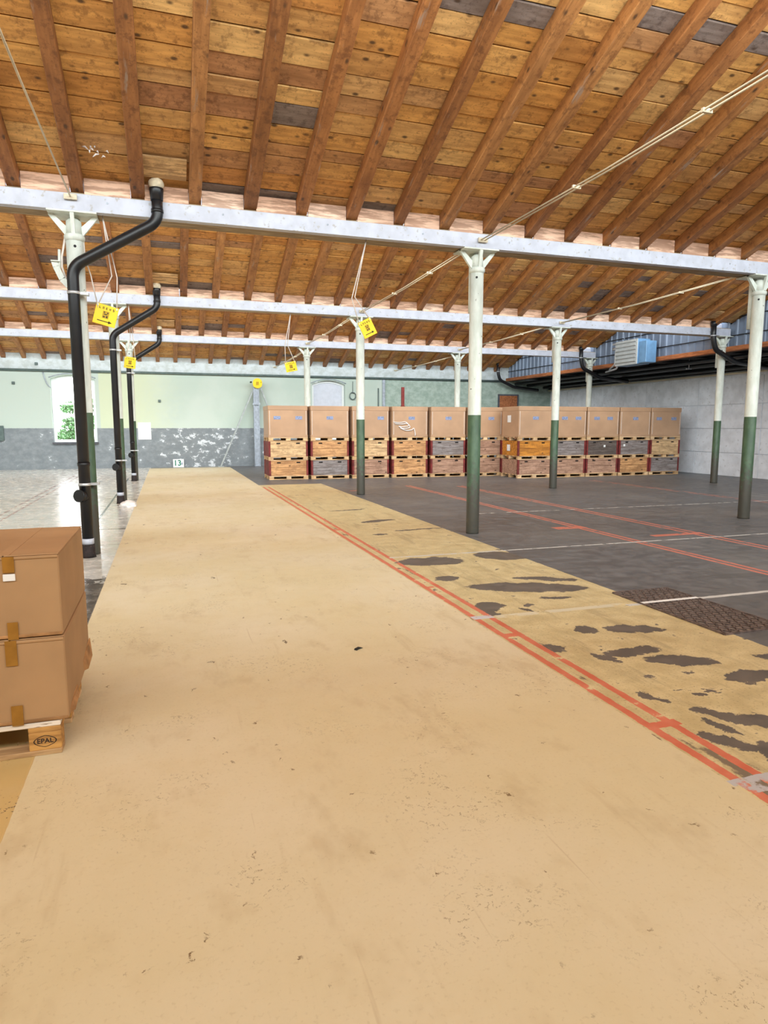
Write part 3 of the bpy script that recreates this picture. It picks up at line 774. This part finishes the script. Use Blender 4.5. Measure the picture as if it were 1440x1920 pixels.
# ================================================================ HANGING SIGNS
def hang_sign(label, quad_px, row, hook_px, group='hanging yellow signs'):
    P = [at_y(px, py, row-.0) for px, py in quad_px]      # top-left, top-right, bottom-right, bottom-left
    c = (P[0]+P[1]+P[2]+P[3])/4
    xa = ((P[1]-P[0]) + (P[2]-P[3])).normalized()
    w = (((P[1]-P[0]).length + (P[2]-P[3]).length)/2); hgt = ((P[0]-P[3]).length + (P[1]-P[2]).length)/2
    rolla = math.atan2(xa.z, xa.x)
    t = tag(empty('hanging_sign', c), label, 'sign', group)
    t.rotation_euler = (0, -rolla, 0)
    pn = MB().box((-w/2, -.006, -hgt/2), (w/2, .006, hgt/2), .003).build('panel', M['yellow'], t)
    yb = -.0075
    def flat(name, boxes, mat):
        bm = MB()
        for (x0, z0, x1, z1) in boxes: bm.box((x0*w, yb-.0012, z0*hgt), (x1*w, yb+.0012, z1*hgt))
        bm.build(name, mat, pn)
    # row of small letters (too blurred to read in the photograph), pictogram, arrow
    for i in range(5):
        x0 = -.34 + .15*i
        shp = [[(x0, .27, x0+.02, .38), (x0, .27, x0+.07, .295)], [(x0, .27, x0+.02, .38), (x0+.05, .27, x0+.07, .38), (x0, .36, x0+.07, .38)],
               [(x0, .27, x0+.02, .38), (x0, .36, x0+.07, .38), (x0, .315, x0+.06, .335), (x0, .27, x0+.07, .29)], [(x0, .27, x0+.02, .38), (x0+.05, .27, x0+.07, .38), (x0, .32, x0+.07, .34)],
               [(x0, .36, x0+.07, .38), (x0, .315, x0+.07, .335), (x0, .27, x0+.07, .29), (x0+.05, .27, x0+.07, .32), (x0, .33, x0+.02, .38)]][i]
        flat('letter', shp, M['print_dark'])
    flat('pictogram', [(-.14, -.16, .14, .20)], M['print_pict'])
    yb = -.0095
    flat('pictogram_figure', [(-.10, -.13, -.02, -.06), (.03, -.13, .10, -.03), (-.08, .02, .06, .06), (-.10, .10, -.05, .16), (.05, .08, .10, .15)], M['print_dark'])
    yb = -.0075
    flat('arrow_shaft', [(-.32, -.335, .22, -.295)], M['print_dark'])
    MB().prism([(.18*w, -.39*hgt), (.34*w, -.315*hgt), (.18*w, -.24*hgt)], yb-.0012, yb+.0012).build('arrow_head', M['print_dark'], pn)
    # cords to the beam
    hk = at_y(*hook_px, row); hk.z = 4.135
    inv = Matrix.Rotation(-rolla, 4, 'Y').inverted()
    top = inv @ (hk - c)
    for sx in (-1, 1):
        MB().tube([(sx*w*.42, 0, hgt/2-.02), (sx*w*.12, 0, hgt/2+.35*(top.z-hgt/2)), top], .0075 if row < 10 else .009, 6).build('cord', M['wire'], t)
        MB().tube([(sx*w*.42, -.012, hgt/2-.02), (sx*w*.42, .012, hgt/2-.02)], .009, 8).build('eyelet', M['clamp'], t)
hang_sign('tilted yellow arrow sign hanging beside the hooked column', [(181,567),(224,579),(214,616),(173,603)], ROWS[1], (192,412))
hang_sign('tilted yellow arrow sign hanging from the big beam over the red lines', [(672,606),(697,593),(704,626),(683,636)], ROWS[1], (687,458))
hang_sign('small yellow arrow sign hanging in front of the window-side drainpipe', [(234,668),(256,671),(253,692),(232,689)], ROWS[2], (240,560))
hang_sign('small yellow arrow sign hanging from the middle beam over the aisle', [(533,681),(555,676),(557,695),(538,698)], ROWS[2], (545,590))

# ================================================================ GREY POST WITH STRUTS
yq = Y_BACK - .25
pb, pt = at_y(483, 868, yq), at_y(483, 726, yq)
t = tag(empty('steel_post', (pb.x, yq, 0)), 'grey steel post with two diagonal struts and yellow sign on top', 'post')
MB().box((-.13, -.13, 0), (.13, .13, .02), .004).build('foot_plate', M['galv'], t)
MB().box((-.115, -.10, .02), (-.085, .10, pt.z)).box((.085, -.10, .02), (.115, .10, pt.z)).box((-.09, .0, .02), (.09, .02, pt.z)).build('post_profile', M['galv'], t)
MB().box((-.09, -.07, .02), (.09, -.05, pt.z)).build('post_cover', M['galv'], t)
lf = at_y(414, 868, yq); lt_ = at_y(474, 732, yq); rt_ = at_y(489, 728, yq); rb = at_y(530, 800, yq)
MB().bar((lf.x-pb.x, -.06, .03), (lt_.x-pb.x, -.02, lt_.z), .06, .06).build('strut', M['strut'], t)
MB().bar((rb.x-pb.x+.3, .05, .03), (rt_.x-pb.x, .0, rt_.z), .06, .06).build('strut', M['strut'], t)
MB().box((lf.x-pb.x-.12, -.14, 0), (lf.x-pb.x+.12, .02, .03)).build('strut_foot', M['strut'], t)
cz = at_y(483, 758, yq).z
MB().box((-.15, -.12, cz-.03), (.15, -.07, cz+.05)).build('cross_clamp', M['galv'], t)
sg = MB(); k8 = 24
sc = at_y(482, 719, yq)
sg.prism([(.20*math.cos(2*PI*i/k8)*(1 if abs(math.cos(2*PI*i/k8)) < .9 else .95), .20*math.sin(2*PI*i/k8)) for i in range(k8)], -.02, .02)
sg.build('sign_disc', M['yellow'], t, (sc.x-pb.x, -.13, sc.z))
MB().box((-.06, -.026, -.08), (.05, -.021, .06)).build('pictogram', M['print_pict'], t, (sc.x-pb.x, -.13, sc.z))
MB().tube([(-.23, -.09, sc.z+.04), (-.18, -.14, sc.z+.04)], .03, 10).tube([(.18, -.14, sc.z+.04), (.23, -.09, sc.z+.04)], .03, 10).build('sign_fixing', M['dark'], t)

# ================================================================ THINGS ON THE BACK WALL
def wallpt(px, py, d=0.0): return at_y(px, py, Y_BACK - d)
za = wallpt(480, 704).z
o = MB().tube([(X_LEFT+.02, 0, 0), (X_GABLE-.3, 0, 0)], .045, 10).build('service_pipe', M['wallpipe'], None, (0, Y_BACK-.06, za))
tag(o, 'long grey-green pipe running along the window wall under the ceiling', 'pipe')
p0, p1 = wallpt(258, 792), wallpt(284, 824)
o = MB().box((-(p1.x-p0.x)/2, -.008, -(p0.z-p1.z)/2), ((p1.x-p0.x)/2, 0, (p0.z-p1.z)/2), .002).build('paper_notice', M['paper'], None, ((p0.x+p1.x)/2, Y_BACK-.001, (p0.z+p1.z)/2))
tag(o, 'white sheet fixed on the wall beside the window-side drainpipe', 'notice')
p0, p1 = wallpt(324, 857, .1), wallpt(345, 872, .1)
nb = tag(empty('number_board', ((p0.x+p1.x)/2, Y_BACK-.10, 0)), 'small white board with green characters leaning at the aisle end', 'sign')
wv, hv = (p1.x-p0.x)/2, p0.z-p1.z
MB().box((-wv, -.008, .0), (wv, .008, hv), .003).build('board_panel', M['paper'], nb)
fc = bpy.data.curves.new('digits', 'FONT'); fc.body = '13'; fc.size = hv*.95; fc.align_x = 'CENTER'; fc.align_y = 'CENTER'; fc.extrude = .002; fc.offset = .006
fo = bpy.data.objects.new('digits_curve', fc); COL.objects.link(fo)
dg = bpy.context.evaluated_depsgraph_get(); me = bpy.data.meshes.new_from_object(fo.evaluated_get(dg)); bpy.data.objects.remove(fo)
link('digits', me, M['sign_green'], nb, (-wv*.18, -.011, hv/2), (PI/2, 0, 0))
MB().box((wv*.55, -.011, hv*.3), (wv*.75, -.008, hv*.6)).build('dot', M['label_blue'], nb)
# red bar
p0, p1 = wallpt(755, 726), wallpt(755, 762)
t = tag(empty('red_bar', (p0.x, Y_BACK, p1.z-.1)), 'red vertical bar on the wall above the crates', 'bar')
MB().box((-.07, -.05, 0), (.07, 0, p0.z-p1.z+.1), .008).build('bar_body', M['red'], t)
MB().box((-.10, -.06, .0), (.10, -.0, .12), .008).build('bar_foot', M['maroon'], t)
# cable coil
p0 = wallpt(661, 742)
t = tag(empty('cable_coil', (p0.x, Y_BACK-.03, p0.z)), 'coiled cable hanging on the wall right of the frosted window', 'cable')
for k in range(3):
    MB().tube([(.13*math.cos(2*PI*i/20)*(1+.05*k), -.012*k, .15*math.sin(2*PI*i/20)-.01*k) for i in range(21)], .014, 6, caps=False).build('cable_loop', M['wallpipe'], t)
MB().tube([(0, .03, .15), (0, -.06, .15)], .015, 8).build('hook', M['galv'], t)
MB().tube([(0, .01, .15), (.01, .01, .6)], .01, 6).build('cable_tail', M['wallpipe'], t)
# vertical duct and conduit
p0, p1 = wallpt(719, 704), wallpt(719, 765)
o = MB().box((-.06, -.07, 0), (.06, 0, za-.06-p1.z+.6), .01).build('cable_duct', M['galv'], None, (p0.x, Y_BACK, p1.z-.6)); tag(o, 'pale vertical cable duct on the wall left of the red bar', 'duct')
p0, p1 = wallpt(709, 728), wallpt(709, 765)
o = MB().tube([(0, 0, 0), (0, 0, p0.z-p1.z+.5)], .025, 8).build('conduit', M['wallpipe'], None, (p0.x, Y_BACK-.03, p1.z-.5)); tag(o, 'thin dark conduit on the wall beside the cable duct', 'pipe')
# cables near the left window
pts = [wallpt(80, 697, .03), wallpt(83, 708, .03), wallpt(88, 720, .03), wallpt(95, 727, .03)]
o = MB().tube(bend(pts, .15, 4), .02, 6).build('wall_cable', M['galv']); tag(o, 'thin grey cable dropping from the wall pipe to the clear window', 'cable')
for px, py in ((25, 718), (299, 752), (68, 682)):
    p = wallpt(px, py)
    o = MB().box((-.05, -.05, -.05), (.05, 0, .05), .008).tube([(0, -.05, 0), (0, -.07, 0)], .025, 10).build('wall_socket', M['wallpipe'], None, (p.x, Y_BACK, p.z)); tag(o, {25: 'small grey socket box on the wall on the far side of the clear window', 299: 'small grey socket box on bare mint wall above the white sheet', 68: 'small grey socket box above the long wall pipe'}[px], 'socket')
p = wallpt(2, 810)
o = MB().box((-.12, -.09, -.28), (.10, 0, .28), .01).box((-.06, -.10, .1), (.04, -.09, .2)).build('switch_box', M['wallpipe'], None, (p.x, Y_BACK, p.z-.05)); tag(o, 'tall grey switch box low on the wall before the clear window', 'switch box')

# ================================================================ UNIT HEATER AND SIDE-AISLE PIPES
hx = 14.72
t = tag(empty('unit_heater', (hx, 18.6, 3.62)), 'grey louvred unit heater hanging at the gable with blue side', 'heater')
MB().box((-.24, -.55, 0), (.24, .55, .80), .012).build('casing', M['heater_side'], t)
ff = MB().box((-.262, -.55, 0), (-.242, .55, .80), .006).build('front_frame', M['heater'], t)
for k in range(6):
    MB().bar((-.285, -.50, .09+k*.125), (-.285, .50, .09+k*.125), .055, .012, (0.6, 0, .8)).build('louvre', M['heater'], ff)
MB().box((-.20, -.90, .02), (.2, -.56, .70), .015).build('side_box', M['heater_side'], t)
for yy in (-.4, .4):
    MB().tube([(0, yy, .8), (RX[-1]-hx, yy, zraf(18.6+yy, ROWS[3])-3.62+.015)], .012, 8).build('hanger', M['galv'], t)
MB().tube(bend([(-.05, .56, .62), (-.05, .80, .62), (-.05, .82, .10), (-.05, 1.1, -.05)], .08), .03, 10).build('supply_pipe', M['clamp'], t)
MB().tube(bend([(-.05, .56, .3), (-.05, .68, .3), (-.05, .70, -.05), (-.05, 1.3, -.12)], .08), .03, 10).build('return_pipe', M['clamp'], t)
MB().tube([(-.05, .95, .62), (-.05, .72, .62)], .05, 10).tube([(-.05, .82, .62), (-.05, .82, .78)], .02, 8).box((-.11, .74, .74), (.01, .92, .80)).build('valve', M['clamp'], t)
def side_pipe(x, z, r, mat, label, name='service_pipe', dy=0):
    o = MB().tube([(0, Y_FRONT+.05, 0), (0, Y_BACK-.03, dy)], r, 12).build(name, mat, None, (x, 0, z)); tag(o, label, 'pipe')
side_pipe(17.30, 3.30, .035, M['rod'], 'thin pale pipe along the top of the panel wall')
side_pipe(17.05, 3.44, .06, M['black_pipe'], 'black pipe just above the thin pale pipe on the panel wall')
side_pipe(16.20, 3.53, .08, M['black_pipe'], 'thick black pipe along the middle of the low dark ceiling')
side_pipe(15.55, 3.58, .065, M['black_pipe'], 'black pipe along the low ceiling next to the wooden edge beam')
t = tag(empty('pipe_hanger', (15.86, 17.3, 3.45)), 'small zinc pipe hanger under the black pipes beside the heater', 'hanger')
MB().tube([(0, 0, .37), (0, 0, -.02)], .01, 8).build('hanger_rod', M['clamp'], t); MB().box((-.1, -.02, -.03), (.1, .02, -.01)).build('hanger_plate', M['clamp'], t)

# ================================================================ CRATE STACKS
CW, CD = 1.205, 1.10
P_H = .115; CR_H = .585; CT_H = .955
pallet_parts = {}
def pm(key, f):
    if key not in pallet_parts: pallet_parts[key] = f()
    return pallet_parts[key]
def pallet_into(root):
    for sy in (-1, 0, 1):
        me = pm(('bb', 0), lambda: MB().box((-CW/2, -.05, 0), (CW/2, .05, .02), .003).mesh('bottom_board')); link('bottom_board', me, M['pallet'], root, (0, sy*(CD/2-.05), 0))
        for sx in (-1, 0, 1):
            me = pm(('bl', 0), lambda: MB().box((-.07, -.05, .02), (.07, .05, P_H-.024), .003).mesh('block')); link('block', me, M['pallet'], root, (sx*(CW/2-.075), sy*(CD/2-.055), 0))
    for k in range(5):
        me = pm(('db', 0), lambda: MB().box((-CW/2, -.075, P_H-.022), (CW/2, .075, P_H), .003).mesh('deck_board')); link('deck_board', me, M['pallet'], root, (0, -CD/2+.075+k*(CD-.15)/4, 0))
def crate(loc, mat, label, group, rz=0.0, side=None):
    c = tag(empty('pallet_crate', loc, rz), label, 'crate', group)
    pallet_into(c)
    z0, z1 = P_H+.002, CR_H-.002
    hw, hd = CW/2, CD/2
    def front():
        m = MB(); y0, y1 = -hd+.012, -hd+.035
        zm = z0 + (z1-z0)*.52
        m.box((-hw+.055, y0, z0), (hw-.055, y1, zm-.002), .003)
        zs0, zs1 = z1-.085, z1-.045
        m.box((-hw+.055, y0, zm+.002), (hw-.055, y1, zs0), .003); m.box((-hw+.055, y0, zs1), (hw-.055, y1, z1), .003)
        xs = [-hw+.055, -.36, -.24, .24, .36, hw-.055]
        for a, b in ((0,1), (2,3), (4,5)): m.box((xs[a], y0, zs0), (xs[b], y1, zs1))
        return m.mesh('front_panel')
    me = pm(('front', mat.name), front); link('front_panel', me, mat, c)
    me = pm(('inner', 0), lambda: MB().box((-hw+.05, -hd+.045, z0), (hw-.05, -hd+.05, z1)).mesh('slot_shade')); link('slot_shade', me, M['dark'], c)  # black sheet standing in for the shade inside the slots
    me = pm(('back', mat.name), lambda: MB().box((-hw+.055, hd-.035, z0), (hw-.055, hd-.012, z1), .003).mesh('back_panel')); link('back_panel', me, mat, c)
    sm = side or M['maroon']
    for s in (-1, 1):
        me = pm(('side', sm.name), lambda: MB().box((-.012, -hd+.055, z0), (.012, hd-.055, z1), .003).mesh('side_panel')); link('side_panel', me, sm, c, (s*(hw-.026), 0, 0))
        for q in (-1, 1):
            me = pm(('corner', 0), lambda: MB().box((-.03, -.03, z0), (.03, .03, z1), .004).mesh('corner_post')); link('corner_post', me, M['maroon'], c, (s*(hw-.03), q*(hd-.03), 0))
    return c
def big_carton(loc, label, group, labels=(0,), rz=0.0, dents=0.0):
    c = tag(empty('cardboard_carton', loc, rz), label, 'carton', group)
    hw, hd = CW/2-.005, CD/2-.01
    me = pm(('cb', 0), lambda: MB().box((-hw, -hd, 0), (hw, hd, CT_H-.05), .012).mesh('carton_body')); cbody = link('carton_body', me, M['bigcarton'], c)
    me = pm(('cl', 0), lambda: MB().box((-hw-.008, -hd-.008, CT_H-.14), (hw+.008, hd+.008, CT_H), .012).mesh('carton_lid')); link('carton_lid', me, M['bigcarton'], c)
    me = pm(('tb', 0), lambda: MB().box((-hw-.006, -hd-.006, 0), (hw+.006, hd+.006, .07), .008).mesh('film_skirt')); link('film_skirt', me, M['film'] if dents else M['bigcarton'], c)
    for lx in labels:
        me = pm(('lab', 0), lambda: MB().box((-.105, -.003, -.05), (.105, 0, .05)).mesh('label')); link('label', me, M['label_blue'], cbody, (lx, -hd-.0005, CT_H*.62))
    for s in (-1, 1):
        me = pm(('fold', 0), lambda: MB().box((-.004, -.003, .08), (.004, 0, CT_H-.15)).mesh('film_fold')); link('film_fold', me, M['film'], cbody, (s*hw*.93, -hd-.0005, 0))
    return c
def stack(x, y, low, mid, labels, where, group, rz=0.0, names=('', ''), dents=0.0, side=None):
    crate((x, y, 0), M[low], '%s crate on the floor, bottom of the %s' % (names[0], where), group + ', crates', rz, side and M['w_brown'])
    crate((x+random.uniform(-.008,.008), y, CR_H), M[mid], '%s crate in the middle tier of the %s' % (names[1], where), group + ', crates', rz, side)
    p = tag(empty('wooden_pallet', (x, y, 2*CR_H), rz), 'raw wood pallet under the carton of the %s' % where, 'pallet', group + ', pallets'); pallet_into(p)
    return big_carton((x, y, 2*CR_H+P_H), 'big film-wrapped carton on top of the %s' % where, group + ', cartons', labels, rz, dents)
YB = 20.1 + CD/2
NM = {'w_pale': 'pale wood', 'w_orange': 'orange wood', 'w_amber': 'amber wood', 'w_grey': 'weathered grey', 'w_brown': 'reddish brown', 'w_dark': 'dark grey'}
left = [((500,577), 'w_orange', 'w_pale', (-.33, .33)), ((583,656), 'w_grey', 'w_orange', (0,)), ((660,727), 'w_brown', 'w_pale', (.33,)), ((730,799), 'w_orange', 'w_orange', (.05,)), ((803,866), 'w_brown', 'w_grey', (0,)), ((870,932), 'w_brown', 'w_brown', (.2,))]
ORD = ['stack beside the grey post', 'second stack from the grey post', 'third stack from the grey post', 'fourth stack from the grey post', 'fifth stack from the grey post', 'sixth stack from the grey post']
cartons = []
for i, ((xa, xb), lo, mi, lb) in enumerate(left):
    y = YB - .10*i
    xc = 2.92 + CW/2 + 1.278*i
    cartons.append(stack(xc, y, lo, mi, lb, ORD[i], 'crate row along the window wall', random.uniform(-.008, .008), (NM[lo], NM[mi]), 1.0 if i == 1 else 0.0))
YR = 18.3 + CD/2
right = [((973,1036), 'w_brown', 'w_amber', (0,)), ((1040,1102), 'w_brown', 'w_grey', (-.2, .3)), ((1105,1165), 'w_brown', 'w_dark', (-.25, .25)), ((1168,1218), 'w_orange', 'w_grey', (0,)), ((1220,1275), 'w_grey', 'w_pale', (-.3, .3))]
ORD2 = ['corner stack of the crate row nearest the panel wall columns', 'fourth stack from the panel wall', 'third stack from the panel wall', 'second stack from the panel wall', 'stack beside the panel wall']
ORD2[0] = 'fifth stack from the panel wall'
xr = at_y(973, 790, 18.3).x
for i, ((xa, xb), lo, mi, lb) in enumerate(right):
    y = YR
    xc = xr + CW/2 + 1.248*i
    cartons.append(stack(xc, y, lo, mi, lb, ORD2[i], 'crate row in front of the panel wall', random.uniform(-.006, .006), (NM[lo], NM[mi]), 0.0, M['w_amber'] if i == 0 else None))
# white slips on the corner stack's end, white film tangle on the fourth carton
cc = cartons[6]
MB().box((-.003, -.11, -.11), (0, .11, .11)).build('paper_slip', M['paper'], cc, (-CW/2-.006, 0.05, CT_H*.60))
mc = [o for o in bpy.data.objects if o.name.startswith('pallet_crate') and abs(o.location.z-CR_H) < .01 and abs(o.location.x-cc.location.x) < .02][0]
MB().box((-.003, -.10, -.10), (0, .10, .10)).build('paper_slip', M['paper'], mc, (-CW/2-.001, 0.05, .36))
for i, z in ((8, .40), (9, .42)):
    q = cartons[i]
    m2 = [o for o in bpy.data.objects if o.name.startswith('pallet_crate') and abs(o.location.z-CR_H) < .01 and abs(o.location.x-q.location.x) < .02][0]
    MB().box((-.035, -.003, -.035), (.035, 0, .035)).build('paper_slip', M['paper'], m2, (.08 if i == 8 else -.4, -CD/2+.010, z))
hd = CD/2
sq = [(-.52, .42), (-.30, .40), (-.10, .44), (.02, .30), (-.20, .26), (-.38, .30), (-.16, .20), (.06, .22), (.12, .30), (.17, .10), (.16, .03)]
MB().tube(bend([(x, -hd-.012, z) for x, z in sq], .09, 5), .014, 6).build('film_tail', M['film'], cartons[3])
MB().tube(bend([(x-.05, -hd-.012, z+.05) for x, z in sq[:7]], .09, 5), .011, 6).build('film_tail', M['film'], cartons[3])

# ================================================================ LEFT PALLET AND TAPED CARTONS
px1, py0 = -.553, 3.43
pal = tag(empty('wooden_pallet', (px1-.6, py0+.4, 0)), 'wooden pallet with a stamped oval mark under the taped cartons', 'pallet')
H = .172
for sy in (-1, 0, 1):
    MB().box((-.6, -.05, 0), (.6, .05, .026), .003).build('bottom_board', M['pallet'], pal, (0, sy*.35, 0))
    for sx in (-1, 0, 1):
        MB().box((-.0725, -.05, .026), (.0725, .05, .118), .004).build('block', M['pallet_block'], pal, (sx*.5275, sy*.35, 0))
for sx in (-1, 0, 1):
    MB().box((-.0725, -.4, .118), (.0725, .4, .144), .003).build('stringer_board', M['pallet_block'], pal, (sx*.5275, 0, 0))
for k in range(5):
    MB().box((-.6, -.0725 if k != 2 else -.06, .144), (.6, .0725 if k != 2 else .06, H), .004).build('deck_board', M['pallet_white'] if k == 0 else M['pallet'], pal, (0, -.3275+k*.16375, 0))
# stamped oval with letters on the front block
bl = (.5275, -.40)
ring = MB(); n = 28
for i in range(n):
    a0, a1_ = 2*PI*i/n, 2*PI*(i+1)/n
    def e(a, s): return (bl[0] + .052*s*math.cos(a), -.4012, .073 + .030*s*math.sin(a)*(1-.25*abs(math.cos(a))))
    ring.poly([e(a0, 1), e(a1_, 1), e(a1_, .90), e(a0, .90)])
ring.build('oval_stamp', M['rubber'], pal)
fc = bpy.data.curves.new('stamp', 'FONT'); fc.body = 'EPAL'; fc.size = .034; fc.align_x = 'CENTER'; fc.align_y = 'CENTER'; fc.extrude = .0003; fc.offset = .0006
fo = bpy.data.objects.new('stamp_curve', fc); COL.objects.link(fo)
dg = bpy.context.evaluated_depsgraph_get(); me = bpy.data.meshes.new_from_object(fo.evaluated_get(dg)); bpy.data.objects.remove(fo)
link('stamp_letters', me, M['rubber'], pal, (bl[0], -.4012, .073), (PI/2, 0, 0))
def taped_carton(loc, w, d, h, label, tapes, flap=True, torn=False):
    c = tag(empty('cardboard_box', loc), label, 'box')
    bm = MB(); bm.box((-w/2, 0, .004), (w/2, d, h-.006), .006)
    bb = bm.build('box_body', M['carton'], c)
    # top flaps meeting in a seam along the box
    for s in (-1, 1):
        MB().box((s*.003 if s > 0 else -w/2, .002, h-.006), (w/2 if s > 0 else -.003, d-.002, h), .002).build('top_flap', M['carton'], c)
    MB().box((-.024, .004, h), (.024, d-.004, h+.0012)).build('tape_strip', M['tape'] if not flap else M['carton'], c)
    # front ridge where the end flaps fold
    MB().box((-w/2+.002, -.006, h-.020), (w/2-.002, .002, h-.006), .003).build('fold_edge', M['carton'], c)
    MB().box((-w/2+.002, -.005, .006), (w/2-.002, .002, .022), .003).build('fold_edge', M['carton_in'], c)
    for (x, z0, z1, ww) in tapes:
        MB().box((x-ww/2, -.0075, z0), (x+ww/2, -.0045 if z1 > h-.03 or z0 < .03 else -.001, z1)).build('tape_strip', M['tape'], bb)
    if torn:
        for (y0, y1, z0, z1, out) in ((.05, .30, .01, .06, .018), (.62, .90, .02, .13, .022)):
            m = MB()
            pts = [(w/2-.004, y0, z0), (w/2+out, y0+.04, z0+.0), (w/2+out*1.2, y1-.06, z0+.02), (w/2+out*.5, y1, z1), (w/2+.001, (y0+y1)/2, z1*.8), (w/2+.001, y0, z1*.6)]
            m.poly(pts); b2 = [(x-.004, y, z+.004) for x, y, z in pts]; m.poly(b2[::-1])
            for i in range(len(pts)): m.poly([pts[(i+1) % 6], pts[i], b2[i], b2[(i+1) % 6]])
            m.build('torn_flap', M['carton_in'], c)
    return c
bw, bd = .47, .92
xb = -.512 - bw/2
b0 = taped_carton((xb, 3.425, H), bw, bd, .425, 'lower brown cardboard box with tape standing on the stamped pallet', [(.005, .30, .423, .05), (.012, .0, .10, .05)], True, True)
b1 = taped_carton((xb-.004, 3.432, H+.425), bw, bd, .405, 'upper brown cardboard box with white slip on top of another box', [(.022, .325, .40, .05), (.022, .0, .085, .045)], True, False)
MB().box((-.026, -.010, .285), (.026, -.002, .318), .002).build('paper_slip', M['paper'], b1, (.022, 0, 0))

# ================================================================ FLOOR GRATE
g0, g1, gy0, gy1 = 4.05, 4.68, 3.88, 5.24
t = tag(empty('floor_grate', ((g0+g1)/2, (gy0+gy1)/2, 0)), 'dark diamond mesh grate lying in the floor by the ochre strip', 'grate')
hx_, hy_ = (g1-g0)/2, (gy1-gy0)/2
MB().box((-hx_, -hy_, .0005), (hx_, hy_, .003)).build('grate_bed', M['pit'], t)
bm = MB()
for s in (-1, 1):
    for k in range(-20, 21):
        off = k*.13
        # line y = s*1.75*x + off clipped to the rectangle
        pts = []
        for xx in (-hx_, hx_):
            yy = s*1.75*xx + off
            if -hy_ <= yy <= hy_: pts.append((xx, yy))
        for yy in (-hy_, hy_):
            xx = (yy-off)/(s*1.75)
            if -hx_ < xx < hx_: pts.append((xx, yy))
        if len(pts) == 2: bm.bar((pts[0][0], pts[0][1], .008), (pts[1][0], pts[1][1], .008), .012, .010)
tag(bm.build('mesh_strands', M['grate'], t), kind='stuff')
for a, b in (((-hx_, -hy_), (hx_, -hy_)), ((hx_, -hy_), (hx_, hy_)), ((hx_, hy_), (-hx_, hy_)), ((-hx_, hy_), (-hx_, -hy_))):
    MB().bar((a[0], a[1], .007), (b[0], b[1], .007), .016, .014).build('rim', M['grate'], t)
MB().box((-hx_, .24, .0135), (hx_, .29, .0145)).build('white_line', M['paper'], t)

# ================================================================ SMALL DEBRIS
bm = MB(); rw = random.Random(11)
for k in range(9):
    a = Vector((rw.uniform(-.10, .10), rw.uniform(-.05, .05), rw.uniform(-.04, .04))); b = a + Vector((rw.uniform(-.07, .07), rw.uniform(-.03, .03), rw.uniform(-.04, .04)))
    bm.tube([a, (a+b)/2 + Vector((0, 0, .015)), b], [.004, .011, .003], 6)
yw_ = ROWS[1] - .62
o = bm.build('dust_web', M['film'], None, (at_y(182, 326, yw_).x, yw_, zraf(yw_, ROWS[1]) + .10)); tag(o, 'scrap of pale dusty web under the planks beside the first drainpipe', 'web')
bm = MB(); bmesh.ops.create_icosphere(bm.bm, subdivisions=3, radius=.5)
for v in bm.bm.verts:
    n = math.sin(v.co.x*9+1)*math.cos(v.co.y*11)*.5 + math.sin(v.co.z*17+v.co.x*7)*.3
    v.co *= 1 + .22*n; v.co.x *= .34; v.co.y *= .5; v.co.z = max(-.0, v.co.z)*.22
o = bm.build('plastic_bag', M['film'], None, (-.80, 14.35, .001)); tag(o, 'crumpled white plastic bag on the floor by the second drainpipe', 'bag')
p = at_z(672, 1217)
o = MB().prism([(-.035, 0), (.0, .006), (.04, .001), (.01, .012), (-.03, .01)], -.012, .012).build('wood_splinter', M['dark'], None, (p.x, p.y, .0005), (0, 0, .6)); tag(o, 'small dark splinter lying on the beige aisle floor', 'splinter')

# ================================================================ OUTSIDE THE WINDOW: a tree
def tree(loc, hgt, clumps, label, seed):
    rnd = random.Random(seed)
    t = tag(empty('tree', loc), label, 'tree', 'trees outside the clear window')
    MB().tube([(0, 0, 0), (.1, 0, hgt*.5), (0, .1, hgt*.95)], [.12, .08, .03], 8).build('trunk', M['bark'], t)
    L = Vector(loc)
    for c0, rad in clumps:
        c1 = c0 - L
        MB().tube([(0, .05, c1.z-.4), c1], [.035, .012], 6).build('branch', M['bark'], t)
        bm = MB()
        for k in range(int(420*rad/.5)):
            a, b, q = rnd.uniform(0, 2*PI), rnd.uniform(-1, 1), rad*rnd.uniform(.05, 1)**.5
            c = c1 + Vector((math.cos(a)*math.sqrt(1-b*b)*q*1.15, math.sin(a)*math.sqrt(1-b*b)*q, b*q*.8))
            u = Vector((rnd.uniform(-1,1), rnd.uniform(-1,1), rnd.uniform(-1,1))).normalized(); w = u.orthogonal().normalized()
            sz = rnd.uniform(.06, .11)
            bm.poly([c - u*sz, c + w*sz*.5, c + u*sz, c - w*sz*.5])
        tag(bm.build('foliage', M['leaf'], t), kind='stuff')
yt = 33.0
cl = [(at_y(130, 764, yt), .34), (at_y(136, 795, yt), .42), (at_y(118, 820, yt), .50), (at_y(140, 822, yt), .45), (at_y(165, 790, yt), .5), (at_y(175, 760, yt), .4)]
tree((at_y(146, 800, yt).x, yt, -1.3), 4.6, cl, 'leafy tree outside the clear arched window', 3)
og = MB().box((-40, Y_BACK+.5, -1.5), (40, 90, -1.3)).build('outside_ground', M['leaf']); tag(og, 'green ground outside the clear window', 'ground', kind='structure')
